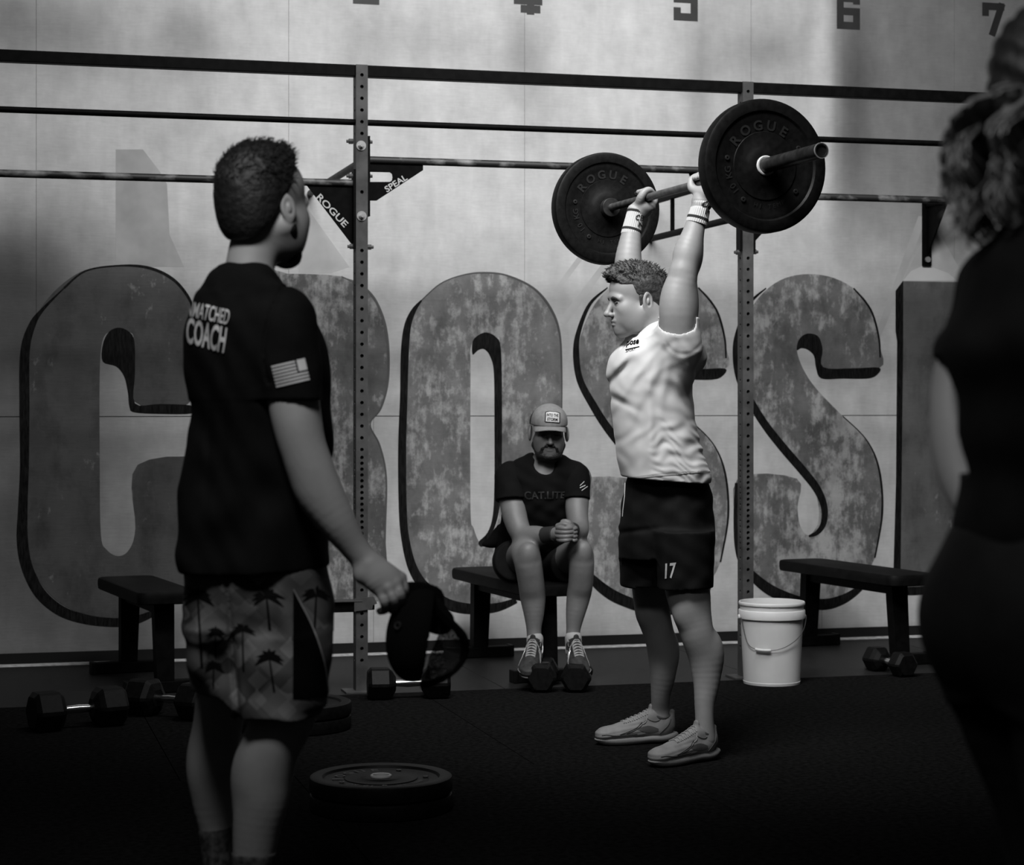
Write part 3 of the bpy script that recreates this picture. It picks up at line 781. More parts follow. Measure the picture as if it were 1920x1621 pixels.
class Person:
    def __init__(s, label, base, name='person'):
        s.base = np.array(base, float); s.base[2] = 0
        s.root = thing(name, label, 'person', C2W(s.base), -YAW)
        s.bvh = {}
    def part(s, name, shape, m, lo, hi, h, detail=(), parent=None, label=None):
        V, Q = shape.mesh(np.array(lo), np.array(hi), h, detail)
        o = solid(name, V, Q, m, parent or s.root, s.base)
        if label: o['label'] = label
        s.bvh[name] = (V, Q)
        return o
    def mb(s, b, name, m, parent=None, smooth=True, label=None):
        b.v = [tuple(np.array(v) - s.base) for v in b.v]
        o = b.build(name, m, parent or s.root, smooth)
        if label: o['label'] = label
        return o
    def tree(s, names):
        vs, fs, n = [], [], 0
        for nm in names:
            V, Q = s.bvh[nm]; vs += [Vector(v) for v in V]; fs += [tuple(int(i) + n for i in q) for q in Q]; n += len(V)
        return BVHTree.FromPolygons(vs, fs)
    def decal(s, geo, quad, on, name, m, parent, lift=0.0015, tree=None, label=None):
        """print laid on the cloth: unit-box geometry spread over a pixel quad (bl, br, tr, tl) and dropped on the surface"""
        v, f = geo[0], geo[1]
        tr = tree or s.tree(on)
        o = Vector((0, 0, CAM_Z)); q = [np.array(p, float) for p in quad]
        out, bad = [], set()
        for i, (a, b) in enumerate(v):
            p = q[0] * (1 - a) * (1 - b) + q[1] * a * (1 - b) + q[2] * a * b + q[3] * (1 - a) * b
            d = Vector(P(p[0], p[1], 1.0)) - o; d.normalize()
            hit = tr.ray_cast(o, d)
            if hit[0] is None: bad.add(i); out.append((0, 0, 0)); continue
            nn = hit[1] if hit[1].dot(d) < 0 else -hit[1]
            out.append(tuple(hit[0] + nn * lift - d * lift * 0.5))
        fs = [t for t in f if not any(i in bad for i in t)]
        fs = [t for t in fs if max((Vector(out[t[i]]) - Vector(out[t[i - 1]])).length for i in range(len(t))) < 0.06]
        if not fs: return None
        b = MB(); used = sorted({i for t in fs for i in t}); mp = {i: k for k, i in enumerate(used)}
        b.add([out[i] for i in used], [tuple(mp[i] for i in t) for t in fs])
        o_ = s.mb(b, name, m, parent, False, label)
        if 'letter' in name or 'print' in name: o_['kind'] = 'stuff'
        return o_
def poly_geo(pts, fine=0.08):
    """a filled polygon given in a unit box, cut fine enough to follow cloth"""
    bm = bmesh.new(); f = bm.faces.new([bm.verts.new((p[0], p[1], 0)) for p in pts])
    bmesh.ops.triangulate(bm, faces=[f], ngon_method='EAR_CLIP')
    for _ in range(6):
        es = [e for e in bm.edges if e.calc_length() > fine]
        if not es: break
        bmesh.ops.subdivide_edges(bm, edges=es, cuts=1); bmesh.ops.triangulate(bm, faces=bm.faces[:])
    bm.verts.index_update()
    g = (np.array([(v.co.x, v.co.y) for v in bm.verts]), [tuple(q.index for q in fc.verts) for fc in bm.faces]); bm.free()
    return g
def px_geo(pts, fine=6.0):
    """polygon in photo pixels -> (geometry, quad) for Person.decal"""
    a = np.array(pts, float); lo, hi = a.min(0), a.max(0); sp = hi - lo
    g = poly_geo([((p[0] - lo[0]) / sp[0], (p[1] - lo[1]) / sp[1]) for p in a], fine / max(sp))
    return g, [(lo[0], lo[1]), (hi[0], lo[1]), (hi[0], hi[1]), (lo[0], hi[1])]

def unit(v): v = np.array(v, float); return v / np.linalg.norm(v)
def axes(f, u):
    f = unit(f); l = unit(np.cross(u, f)); u = np.cross(f, l); return f, l, u          # forward, left, up
def put_head(S, c, f, u, sc_=1.0, ears=True, wide=1.0, neck=None, jaw=1.0, es=.84, eo=0.0):
    """head: x forward, y left, z up about the centre of the cranium base; adds the volumes to a body shape"""
    f, l, u = axes(f, u); c = np.array(c, float)
    R = [f, l, u]
    G = lambda x, y, z: c + sc_ * (f * x + l * (y * wide) + u * z)
    def B(x, y, z, r, k=.02, op='u', rot=None):
        S.ball(G(x, y, z), np.array(r) * sc_, k, op, R if rot is None else rot)
    B(-.014, 0, .045, (.096, .075 * wide, .084), .01)
    B(.034, 0, .040, (.058, .062 * wide, .058), .03)
    B(.030, 0, -.030, (.060, .060 * wide, .080), .03)
    for s_ in (1, -1):
        S.cone(G(-.002, .057 * s_, -.040), G(.058, .020 * s_ * jaw, -.098), .021 * sc_, .016 * sc_, .03)
        B(.058, .042 * s_, -.022, (.026, .019, .022), .03); B(.038, .040 * s_, -.055, (.036, .022, .040), .03)
    B(.072, 0, -.098, (.022, .024, .020), .02)
    B(.066, 0, -.062, (.030, .036, .030), .025)
    S.chain([G(.078, -.046, .014), G(.0865, -.022, .021), G(.0865, .022, .021), G(.078, .046, .014)], [.009 * sc_, .0115 * sc_, .0115 * sc_, .009 * sc_], .012)
    for s_ in (1, -1):
        B(.102, .032 * s_, .002, (.0215, .0195, .0125), .010, 's')
        B(.0755, .031 * s_, -.002, (.0145, .0150, .0125), .006)
        S.cone(G(.0905, .020 * s_, .0005), G(.084, .044 * s_, -.001), .0022 * sc_, .0018 * sc_, .002)
    S.cone(G(.088, 0, .010), G(.1125, 0, -.031), .0070 * sc_, .0100 * sc_, .012)
    B(.1140, 0, -.0350, (.0125, .0115, .0105), .006)
    for s_ in (1, -1):
        B(.101, .0115 * s_, -.0385, (.0105, .0070, .0075), .005)
        B(.106, .0065 * s_, -.0465, (.005, .003, .003), .002, 's')
    S.cone(G(.091, -.018, -.0605), G(.091, .018, -.0605), .0062 * sc_, .0062 * sc_, .006)
    B(.0965, 0, -.0600, (.006, .014, .0052), .005)
    B(.0935, 0, -.0730, (.0075, .016, .0062), .005)
    B(.079, 0, -.0850, (.0130, .022, .0085), .010)
    if ears:
        for s_ in (1, -1):
            e = G(-.012, (.076 + eo) * s_, -.006)
            tl = unit(u + f * -0.22); nn = unit(l * s_ + f * -0.35); ff = np.cross(tl, nn)
            RR = [ff, tl, nn]
            S.ball(e, np.array((.0215, .0350, .0070)) * sc_ * es, .006, 'u', RR)
            S.ball(e + nn * .0065 * sc_ + ff * 0 - tl * -.002 * sc_, np.array((.0130, .0225, .0062)) * sc_ * es, .003, 's', RR)
            S.ball(e - ff * 0 + nn * .003 * sc_, np.array((.0055, .0110, .0050)) * sc_, .003, 'u', RR)
    return G, R
def grip(S, c, ax, palm, spread=0.020, R=0.0145, thumb=1, rf=0.0108, ks=0.004, flip=1):
    """a fist closed round a bar: c on the bar, ax along it (towards the thumb), palm = direction from the bar to the palm"""
    ax = unit(ax); palm = unit(palm - ax * (palm @ ax)); side = np.cross(ax, palm) * flip
    at = lambda deg, r, o: c + ax * o + (palm * math.cos(math.radians(deg)) + side * math.sin(math.radians(deg))) * r
    offs = [(1.5 - i) * spread for i in range(4)]
    lens = (0.95, 1.0, 0.97, 0.86)
    # palm body and knuckle row
    for i in range(3):
        S.cone(at(15, .034, offs[i] * .8), at(15, .034, offs[i + 1] * .8), .0185, .0180, .012)
    for i, o in enumerate(offs):
        r1 = R + rf + .004
        S.cone(at(5, .038, o * .75), at(62, r1 + .011, o), .0175, .0135, .012)
        p = [at(a, r1 + .001 * q, o + (0 if a < 150 else (1.5 - i) * -.001)) for a, q in ((62, 8), (105, 5), (150, 2), (195, 1), (195 + 45 * lens[i], 0))]
        S.chain(p, [.0105, rf, rf * .98, rf * .93, rf * .84], ks)
    S.ball(at(30, .046, 0), (.030, .030, .030), .02)
    t0 = offs[0] + .012
    S.chain([at(-20, .034, t0 - .02), at(-55, .031, t0 + .002), at(-105, R + .013, t0 + .010), at(-150, R + .0130, t0 + .006), at(-185, R + .0125, t0 + .001)], [.0185, .0155, .0130, .0115, .0090], .008)
    return at
# ================================================================ BARBELL AND PLATES
def frame_to(p, axis, up=(0, 0, 1)):
    z = Vector(axis).normalized(); x = Vector(up).cross(z).normalized(); y = z.cross(x)
    return Matrix(((x.x, y.x, z.x, p[0]), (x.y, y.y, z.y, p[1]), (x.z, y.z, z.z, p[2]), (0, 0, 0, 1)))
BN = P(1437, 310, 6.66)          # hub on the outer face of the near plate
BF = P(1141, 390, 7.98)          # hub on the inner face of the far plate
bdir = unit(BN - BF)             # towards the camera
BN_w, BF_w = Vector(C2W(BN)), Vector(C2W(BF)); bdw = (BN_w - BF_w).normalized()
PT = 0.062                       # plate thickness
bc = (BN_w - bdw * PT + BF_w) / 2            # middle of the bar
half = ((BN_w - bdw * PT) - BF_w).length / 2 # inner face of a plate from the middle
bar = thing('barbell', 'long dark steel barbell held overhead by the man in the white shirt', 'barbell', bc)
TB = frame_to((0, 0, 0), bdw)
def bar_part(name, z0, z1, r, m, n=24, prof=None):
    pr = prof or [(0, z0), (r - .0015, z0), (r, z0 + .0015), (r, z1 - .0015), (r - .0015, z1), (0, z1)]
    return MB().lathe(pr, n, TB).build(name, m, bar, True)
bar_part('shaft', -half + .01, half - .01, 0.0145, M['bar'])
for s_ in (1, -1):
    a, b = (half - .034, half - .002) if s_ > 0 else (-half + .002, -half + .034)
    bar_part('collar', a, b, 0.037, M['sleeve'])
    z0, z1 = (half - .004, half + PT + .385) if s_ > 0 else (-half - PT - .352, -half + .004)
    e = z1 if s_ > 0 else z0
    if s_ > 0: pr = [(0, z0), (.0245, z0), (.0245, z1 - .002), (.0235, z1), (.0185, z1), (.0180, z1 - .004), (0, z1 - .004)]
    else: pr = [(0, z0 + .004), (.0180, z0 + .004), (.0185, z0), (.0235, z0), (.0245, z0 + .002), (.0245, z1), (0, z1)]
    bar_part('sleeve', z0, z1, 0.0245, M['sleeve'], prof=pr)
    rg = [(.0225, e + s_ * .0008), (.0248, e + s_ * .0008), (.0252, e - s_ * .003), (.0225, e - s_ * .003)]
    MB().lathe(rg, 24, TB, True).build('end_ring', M['zinc'], bar, True)

def bumper(label, loc, T, R=0.221, t=PT, text=True, group=None, name='bumper_plate', sides=(1,), spin=0.0, words=None):
    """rubber plate about local Z from 0 to t; T turns it into place"""
    o = thing(name, label, 'weight plate', loc, 0, group)
    h = 0.026
    prof = [(h, 0.006), (.062, .006), (.066, .009), (.112, .009), (.114, .012), (.150, .012), (.156, .010), (.176, .010), (.182, .003), (R - .010, 0), (R - .002, .004), (R, .012),
            (R, t - .012), (R - .002, t - .004), (R - .010, t), (.182, t - .003), (.176, t - .010), (.156, t - .010), (.150, t - .012), (.114, t - .012), (.112, t - .009), (.066, t - .009), (.062, t - .006), (h, t - .006)]
    if R < .2: prof = [(max(h, r * R / .221) if r > .03 else r, z) for r, z in prof]
    MB().lathe(prof, 72, T, True).build('rubber_disc', M['rubber'], o, True)
    hub = [(.0252, .000), (.030, -.001), (.033, .001), (.033, t - .001), (.030, t + .001), (.0252, t)]
    MB().lathe(hub, 36, T, True).build('steel_hub', M['bright'], o, True)
    if text:
        words = words or (('ROGUE', 146, 62, .134, .034, .03), ('10 KG', 222, 190, .136, .022, .015), ('HI TEMP', 258, 302, .134, .014, .0))
        for side in sides:
            for wd, a0, a1, rr, hh, bold in words:
                b = MB(); n = len(wd)
                for i, ch in enumerate(wd):
                    if ch == ' ': continue
                    low = a1 > a0
                    a = math.radians(a0 + (a1 - a0) * i / max(n - 1, 1) + spin)
                    v, f, asp = text_geo(ch, bold)
                    wdt = min(hh * asp * 1.05, hh * 1.2)
                    if ch == 'I': wdt = hh * .25
                    flip = -1 if low else 1
                    vs = []
                    for q in v:
                        x, y = (q[0] - .5) * wdt, (q[1] - .5) * hh
                        rad, tan = rr + y * flip, -x * flip
                        X_, Y_ = rad * math.cos(a) - tan * math.sin(a), rad * math.sin(a) + tan * math.cos(a)
                        vs.append((X_, Y_))
                    z0, z1 = (t - .0125, t - .0095) if side > 0 else (.0125, .0095)
                    m = len(vs)
                    if side < 0: vs = [(x, -y) for x, y in vs]
                    b.add([(x, y, z1) for x, y in vs] + [(x, y, z0) for x, y in vs], [tuple(q) for q in f], T)
                b.build('raised_lettering', M['rubber_text'], o, False)['kind'] = 'stuff'
        # bolt rosettes
        b = MB()
        for k in range(4):
            a = math.radians((30, 174, -33, 238)[k] + spin)
            for side in sides:
                z = t - .010 if side > 0 else .010
                pr = [(.003, z), (.003, z + side * .0025), (.006, z + side * .003), (.0085, z + side * .0022), (.009, z)]
                b.lathe(pr, 12, T @ Matrix.Translation((.138 * math.cos(a), .138 * math.sin(a), 0)))
        b.build('moulded_rosettes', M['rubber_text'], o, True)['kind'] = 'stuff'
    return o
Tn = frame_to((0, 0, 0), bdw)
bumper('black rubber bumper plate on the near end of the raised barbell', BN_w - bdw * PT, Tn, spin=-3)
bumper('black rubber bumper plate on the far end of the raised barbell', BF_w - bdw * PT, Tn, spin=-3)

def floor_plate(px, d, label, n, group, R=0.221):
    c = P(px, 700, d); wx = C2W((c[0], d, 0))
    for i in range(n):
        T = Matrix.Rotation(random.uniform(0, 6), 4, 'Z')
        ox, oy = random.uniform(-.006, .006), random.uniform(-.006, .006)
        bumper(label[i], (wx[0] + ox, wx[1] + oy, 0.0005 + i * 0.0535), T, R, 0.052, True, group, spin=random.uniform(0, 360))
floor_plate(715, 6.27, ['lower bumper plate of the pair lying in the foreground', 'upper bumper plate of the pair lying in the foreground'], 2, 'plates lying on the floor')
floor_plate(549, 7.83, ['lower bumper plate of the pair on the floor behind the coach', 'upper bumper plate of the pair on the floor behind the coach'], 2, 'plates lying on the floor')

# ================================================================ BENCHES (square to the wall)
def bench(far, near, label, h=0.445, w=0.27, over=(0.06, 0.10)):
    far = Vector((far[0], far[1], 0)); near = Vector((near[0], near[1], 0)); L = (near - far).length
    ax = (near - far).normalized(); rz = math.atan2(ax.y, ax.x)
    o = thing('bench', label, 'bench', (far + near) / 2, rz)
    hx = L / 2
    # padded seat with softly rounded corners
    poly = []
    x0, x1, y1, r = -hx - over[0], hx + over[1], w / 2, .05
    for cx, cy, a0 in ((x1 - r, y1 - r, 0), (x0 + r, y1 - r, 90), (x0 + r, -y1 + r, 180), (x1 - r, -y1 + r, 270)):
        for k in range(6): a = math.radians(a0 + 90 * k / 5); poly.append((cx + r * math.cos(a), cy + r * math.sin(a)))
    b = MB(); n = len(poly)
    lv = [(h - .055, .94), (h - .050, .985), (h - .030, 1.0), (h - .012, .995), (h - .003, .97), (h, .92)]
    vs = [(x * 1.0 - (1 - s_) * np.sign(x) * .13, y * s_, z) for z, s_ in lv for x, y in poly]
    fs = [(j * n + i, j * n + (i + 1) % n, (j + 1) * n + (i + 1) % n, (j + 1) * n + i) for j in range(len(lv) - 1) for i in range(n)]
    fs += [tuple(range(n))[::-1], tuple((len(lv) - 1) * n + i for i in range(n))]
    b.add(vs, fs).build('seat_pad', M['vinyl'], o, True)
    MB().box((0, 0, h - .082), (L + .02, .06, .05), bev=.004).build('spine', M['steel_black'], o)
    for sx, tilt in ((-1, 0.02), (1, 0.035)):
        T = Matrix.Translation((sx * hx, 0, 0))
        b = MB(); z0, z1 = .055, h - .057
        lean = -sx * .03
        for yy in (0,):
            b.add([(lean * 0 - .03, -.038, z0), (.03, -.038, z0), (.03, .038, z0), (-.03, .038, z0),
                   (lean - .028, -.045, z1), (lean + .028, -.045, z1), (lean + .028, .045, z1), (lean - .028, .045, z1)],
                  [(0, 3, 2, 1), (4, 5, 6, 7), (0, 1, 5, 4), (1, 2, 6, 5), (2, 3, 7, 6), (3, 0, 4, 7)], T)
        b.build('leg', M['steel_black'], o)
        MB().box((0, 0, .028), (.06, .34, .052), T, bev=.006).build('foot_bar', M['steel_black'], o)
        for sy in (-1, 1):
            MB().box((0, sy * .165, .029), (.066, .02, .058), T, bev=.004).build('foot_cap', M['rubber'], o)
    return o
def Cw(px, d): p = P(px, 700, d); q = C2W((p[0], d, 0)); return q
bench(Cw(898, 10.02), Cw(1027, 9.16), 'flat black bench under the seated man in the cap')
bench(Cw(1515, 10.50), Cw(1687, 9.72), 'flat black bench standing right of the white bucket', over=(.10, .14))
bench(Cw(240, 9.46), Cw(308, 8.80), 'flat black bench left of the coach', over=(.08, .10))

# ================================================================ HEX DUMBBELLS
def dumbbell(px, d, ang, label, R=0.078, hl=0.115, grip_l=0.13, z=0.0):
    """ang: direction of the handle in the camera frame (deg from the right towards depth)"""
    loc = Cw(px, d)
    o = thing('hex_dumbbell', label, 'dumbbell', (loc[0], loc[1], z), math.radians(ang) - YAW, 'hex dumbbells on the floor')
    zc = R * math.cos(math.pi / 6) + .0005
    for s_ in (1, -1):
        b = MB(); lv = [(grip_l / 2 - .01, .45), (grip_l / 2 + .004, .80), (grip_l / 2 + .022, 1.0), (grip_l / 2 + hl - .016, 1.0), (grip_l / 2 + hl, .78)]
        vs = []
        for x, k in lv:
            for i in range(6):
                for dq in (-.09, .09):
                    a = math.radians(60 * i) + dq
                    rr = R * k * (math.cos(math.pi / 6) / math.cos(math.pi / 6 - .09))
                    vs.append((s_ * x, rr * math.cos(a), zc + rr * math.sin(a)))
        n = 12
        fs = [(j * n + i, j * n + (i + 1) % n, (j + 1) * n + (i + 1) % n, (j + 1) * n + i) for j in range(4) for i in range(n)] + [tuple(range(n)), tuple(4 * n + i for i in range(n))]
        b.add(vs, fs).build('head', M['rubber'], o, False)
    T = Matrix.Translation((0, 0, zc)) @ Matrix.Rotation(math.pi / 2, 4, 'Y')
    g = grip_l / 2
    MB().lathe([(0, -g), (.0135, -g), (.015, -g * .6), (.0175, 0), (.015, g * .6), (.0135, g), (0, g)], 20, T).build('handle', M['chrome'], o, True)
    return o
dumbbell(146, 7.83, 33, 'black hex dumbbell with chrome handle, leftmost on the floor', R=.086, hl=.12)
dumbbell(318, 8.10, -28, 'black hex dumbbell on the floor between the coach and the left bench', R=.084, hl=.12)
dumbbell(766, 8.62, 8, 'black hex dumbbell with chrome handle beside the left rig post', R=.076, hl=.11, grip_l=.13)
dumbbell(1018, 8.93, 86, 'black hex dumbbell under the right foot of the seated man', R=.070, hl=.10, grip_l=.11)
dumbbell(1082, 8.93, 86, 'black hex dumbbell under the left foot of the seated man', R=.070, hl=.10, grip_l=.11)
dumbbell(1668, 9.42, 112, 'black hex dumbbell at the near foot of the bench right of the bucket', R=.064, hl=.095, grip_l=.12)

# ================================================================ BUCKET
bl = Cw(1447, 9.10)
bk = thing('bucket', 'white plastic bucket with wire handle beside the right rig post', 'bucket', (bl[0], bl[1], 0), 0)
hB = .368
prof = [(0, .004), (.118, .004), (.121, 0), (.126, .001), (.128, .012), (.1265, .014), (.1395, .292), (.1485, .294), (.1490, .298), (.1490, .328), (.1470, .331), (.1415, .332), (.1425, .352), (.1475, .354), (.1485, .358), (.1480, hB - .003), (.1455, hB), (.1415, hB - .001), (.1395, hB - .02), (.1230, .010), (0, .009)]
MB().lathe(prof, 64).build('tub', M['bucket'], bk, True)
# bail: hinged at the two sides, fallen to the front
dirR = Vector((math.cos(-YAW + .12), math.sin(-YAW + .12), 0)); dirF = Vector((dirR.y, -dirR.x, 0))
pts = []
for x, z in catmull([(.149, .306), (.132, .262), (.100, .222), (.055, .192), (.010, .172), (-.040, .163), (-.100, .166), (-.130, .195), (-.149, .300)], 5):
    rad = .1490 - .02 * (.306 - z) / .306 + .004
    pts.append(tuple(dirR * x + dirF * (math.sqrt(max(rad ** 2 - x * x, 0)) + .002) + Vector((0, 0, z))))
MB().tube(pts, .0017, 8).build('bail_wire', M['wire'], bk, True)
gp = [p for p in pts if -.105 < Vector(p).dot(dirR) < -.035]
MB().tube(gp, .0065, 12).build('hand_grip', M['bucket'], bk, True)
for s_ in (-1, 1):
    T = frame_to(tuple(dirR * s_ * .146 + Vector((0, 0, .300))), tuple(dirR * s_))
    MB().lathe([(0, 0), (.011, 0), (.011, .006), (.008, .009), (0, .009)], 16, T).build('ear', M['bucket'], bk, True)
# ================================================================ SHOES
def shoe(per, ankle_xy, ang, z0, mats, L=0.295, name='shoe', pitch=0.0, label=None, laces=True, low=True):
    """built in its own frame: x to the toe, z up, heel at 0; placed with the heel under the ankle"""
    up, so, pa, la = mats
    S = Shape(); q = L / .295
    V = lambda x, y, z: (x * q, y * q, z * q)
    for x, y, z, r in ((.045, 0, .050, (.045, .034, .040)), (.10, 0, .050, (.060, .036, .036)), (.165, -.002, .045, (.065, .043, .030)), (.225, -.004, .038, (.055, .046, .024)), (.262, 0, .034, (.030, .036, .019))):
        S.ball(V(x, y, z), np.array(r) * q, .03)
    S.cone(V(.035, 0, .075), V(.050, 0, .095), .034 * q, .030 * q, .02, flat=((0, 1, 0), .92))
    S.cone(V(.085, 0, .095), V(.19, 0, .052), .027 * q, .024 * q, .02)
    S.cone(V(.096, 0, .086), V(.086, 0, .128), .017 * q, .013 * q, .008, flat=((1, 0, 0), .5))            # tongue
    S.cone(V(.014, 0, .060), V(.004, 0, .108), .020 * q, .010 * q, .012)            # heel tab
    S.cone(V(.050, 0, .150), V(.050, 0, .060), .024 * q, .027 * q, .006, 's', flat=((0, 1, 0), .95))    # collar opening
    S.disp(lambda X, Y, Z: .0007 * np.sin(Z * 420 + X * 60) * (X > .12))
    S.plane((0, 0, .018), (0, 0, -1), .002)
    So = Shape()
    prof_ = ((.006, .026, .026), (.030, .035, .0195), (.055, .037, .0175), (.09, .037, .0185), (.14, .041, .0165), (.19, .0465, .0155), (.235, .045, .0165), (.262, .036, .0235))
    So.chain([V(x, -.002 if x > .1 else 0, z) for x, w, z in prof_], [w * q for x, w, z in prof_], 0, flat=((0, 0, 1), .56))
    So.plane((0, 0, .036 * q), (.05, 0, 1), .003); So.plane((0, 0, .0), (0, 0, -1), .003)
    c, s_ = math.cos(math.radians(ang)), math.sin(math.radians(ang)); cp, sp = math.cos(math.radians(pitch)), math.sin(math.radians(pitch))
    off = np.array((ankle_xy[0], ankle_xy[1], z0))
    def place(V_):
        x, y, z = V_[:, 0] - .045 * q, V_[:, 1], V_[:, 2]
        x, z = x * cp + z * sp, -x * sp + z * cp
        return np.stack([x * c - y * s_, x * s_ + y * c, z], 1) + off
    h = .0030
    V_, Q = S.mesh((-.04, -.07, .0), (.34, .07, .15), h); V_ = place(V_)
    o = solid(name, V_, Q, up, per.root, per.base)
    if label: o['label'] = label
    V2, Q2 = So.mesh((-.06, -.07, -.01), (.36, .07, .06), h); V2 = place(V2)
    solid('sole', V2, Q2, so, o, per.base)
    if laces:
        tr = BVHTree.FromPolygons([Vector(v) for v in V_], [tuple(map(int, q_)) for q_ in Q])
        b = MB()
        def drop(x, y):
            p = place(np.array([[x * q, y * q, .2 * q]]))[0]
            n = place(np.array([[x * q, y * q, .0]]))[0] - p
            hit = tr.ray_cast(Vector(p), Vector(n))
            return hit[0] - Vector(n).normalized() * .002 if hit[0] else None
        for k in range(6):
            x = .105 + k * .016
            for sgn in (1, -1):
                pts = [drop(x + .008 * t, sgn * .022 * (1 - 2 * t)) for t in np.linspace(0, 1, 7)]
                if all(p is not None for p in pts): b.tube(pts, .0024 * q, 6)
        for sgn in (1, -1):
            lp = [drop(.100, 0), drop(.100, sgn * .012), drop(.112, sgn * .030), drop(.128, sgn * .034)]
            if all(p is not None for p in lp): b.tube(catmull([tuple(p) for p in lp], 4), .0022 * q, 6)
        if b.v: per.mb(b, 'laces', la, o)['kind'] = 'stuff'
        def side(x, z, sgn):
            p = place(np.array([[x * q, sgn * .09 * q, z * q]]))[0]; n = place(np.array([[x * q, 0, z * q]]))[0] - p
            hit = tr.ray_cast(Vector(p), Vector(n))
            return hit[0] - Vector(n).normalized() * .0010 if hit[0] else None
        for sgn in (1, -1):
            pb = MB(); N = 12
            rows_ = [[side(.068 + .085 * i / N, .050 + .006 * (i / N) + (.003 + .022 * math.sin(math.pi * min(.98, .08 + i / N))) * (j / 3 - .45), sgn) for j in range(4)] for i in range(N + 1)]
            if all(p is not None for r_ in rows_ for p in r_):
                pb.add([tuple(p) for r_ in rows_ for p in r_], [(i * 4 + j, (i + 1) * 4 + j, (i + 1) * 4 + j + 1, i * 4 + j + 1) for i in range(N) for j in range(3)])
                per.mb(pb, 'side_panel', pa, o)
            # stitched overlays sweeping from the eyelets to the sole, and round the toe
            pb = MB()
            for cv in ([(.112, .086), (.135, .066), (.160, .052), (.190, .044)], [(.128, .080), (.150, .062), (.180, .050), (.215, .040)], [(.150, .040), (.190, .036), (.230, .036), (.262, .040), (.280, .038)], [(.018, .086), (.030, .066), (.048, .050), (.064, .036)], [(.055, .088), (.075, .080), (.095, .084), (.108, .092)]):
                pp = [side(x, z, sgn) for x, z in catmull(cv, 4)]; pp = [tuple(p) for p in pp if p is not None]
                if len(pp) > 3: pb.tube(pp, .0013 * q, 5)
            if pb.v: per.mb(pb, 'overlay_seams', pa if laces != 'pale' else la, o)['kind'] = 'stuff'
        # padded collar rim
        cpts = []
        for k in range(21):
            a_ = 2 * math.pi * k / 20
            cpts.append(tuple(place(np.array([[(.050 + .034 * math.cos(a_)) * q, .0290 * q * math.sin(a_), (.090 + .014 * math.cos(a_) ** 2 + .004 * math.cos(a_)) * q]]))[0]))
        cb_ = MB().tube(cpts, .0055 * q, 8, False); per.mb(cb_, 'collar', pa, o)
    return o

# ================================================================ THE LIFTER
DL = 7.30
L_ = Person('man in a pale t-shirt and black shorts holding a barbell overhead', P(1270, 1400, 7.22))
q = lambda px, py, dd=0.0: P(px, py, DL + dd)
rr = lambda px, dd=0.0: px * (DL + dd) / F_PX
fl = np.array((-.945, -.32, 0))                # the way he faces
B = Shape()
# hand positions on the bar
def on_bar(t): return BN + (BF - BN) * t
hn, hf = on_bar(.352), on_bar(.742)
# near arm
na = [q(1272, 648, -.17), q(1271, 590, -.19), q(1275, 545, -.19), q(1284, 500, -.19), q(1289, 472, -.185), q(1299, 440, -.18), q(1308, 404, -.175), q(1316, 374, -.17)]
B.chain(na, [rr(34), rr(33), rr(30), rr(25), rr(25.5), rr(20.5), rr(16.5), rr(15.5)], .03)
B.ball(q(1262, 570, -.20), (rr(20), rr(22), rr(40)), .03); B.ball(q(1290, 572, -.17), (rr(18), rr(22), rr(40)), .03)
B.ball(q(1277, 506, -.195), (rr(18), rr(20), rr(16)), .02)
B.ball(q(1300, 478, -.16), (rr(16), rr(18), rr(34)), .03)
# far arm
fa = [q(1222, 625, .22), q(1200, 560, .27), q(1182, 515, .30), q(1178, 490, .30), q(1182, 450, .31), q(1187, 420, .32), q(1193, 396, .33)]
B.chain(fa, [rr(32), rr(31), rr(28), rr(26.5), rr(21), rr(16), rr(15)], .03)
# torso under the shirt, neck
B.loft([(P(0, 1000, DL)[2], q(1246, 0)[0], DL, .150, .110), (P(0, 880, DL)[2], q(1245, 0)[0], DL, .140, .105), (P(0, 760, DL)[2], q(1222, 0)[0], DL, .165, .115), (P(0, 660, DL)[2], q(1222, 0)[0], DL, .15, .11)], math.radians(-72), .04)
B.chain([q(1235, 650, 0), q(1226, 612, 0), q(1213, 580, 0)], [rr(40), rr(31), rr(29)], .03)
# legs
nl = [q(1275, 960, -.09), q(1283, 1060, -.11), q(1290, 1110, -.12), q(1298, 1150, -.13), q(1308, 1190, -.14), q(1322, 1230, -.13), q(1325, 1275, -.14), q(1321, 1320, -.16), q(1321, 1352, -.17), q(1322, 1385, -.17)]
B.chain(nl, [rr(40), rr(41), rr(41), rr(35), rr(31), rr(31), rr(25), rr(18.5), rr(17), rr(20)], .03)
B.ball(q(1335, 1222, -.12), (rr(19), rr(22), rr(38)), .03); B.ball(q(1285, 1150, -.165), (rr(20), rr(14), rr(24)), .03)

fg = [q(1225, 960, .12), q(1220, 1060, .14), q(1222, 1110, .15), q(1225, 1150, .16), q(1236, 1190, .16), q(1243, 1225, .17), q(1243, 1265, .17), q(1239, 1300, .18), q(1238, 1330, .20), q(1238, 1355, .20)]
B.chain(fg, [rr(40), rr(38), rr(37), rr(33), rr(29), rr(29), rr(24.5), rr(19), rr(17.5), rr(19)], .03)
B.ball(q(1254, 1218, .19), (rr(17), rr(20), rr(34)), .03); B.ball(q(1213, 1150, .125), (rr(18), rr(14), rr(22)), .03)
# head
HG, HR = put_head(B, q(1195, 564, 0.01), (-.955, -.27, -.11), (-.08, -.02, 1), 1.045, wide=.95, es=1.0)
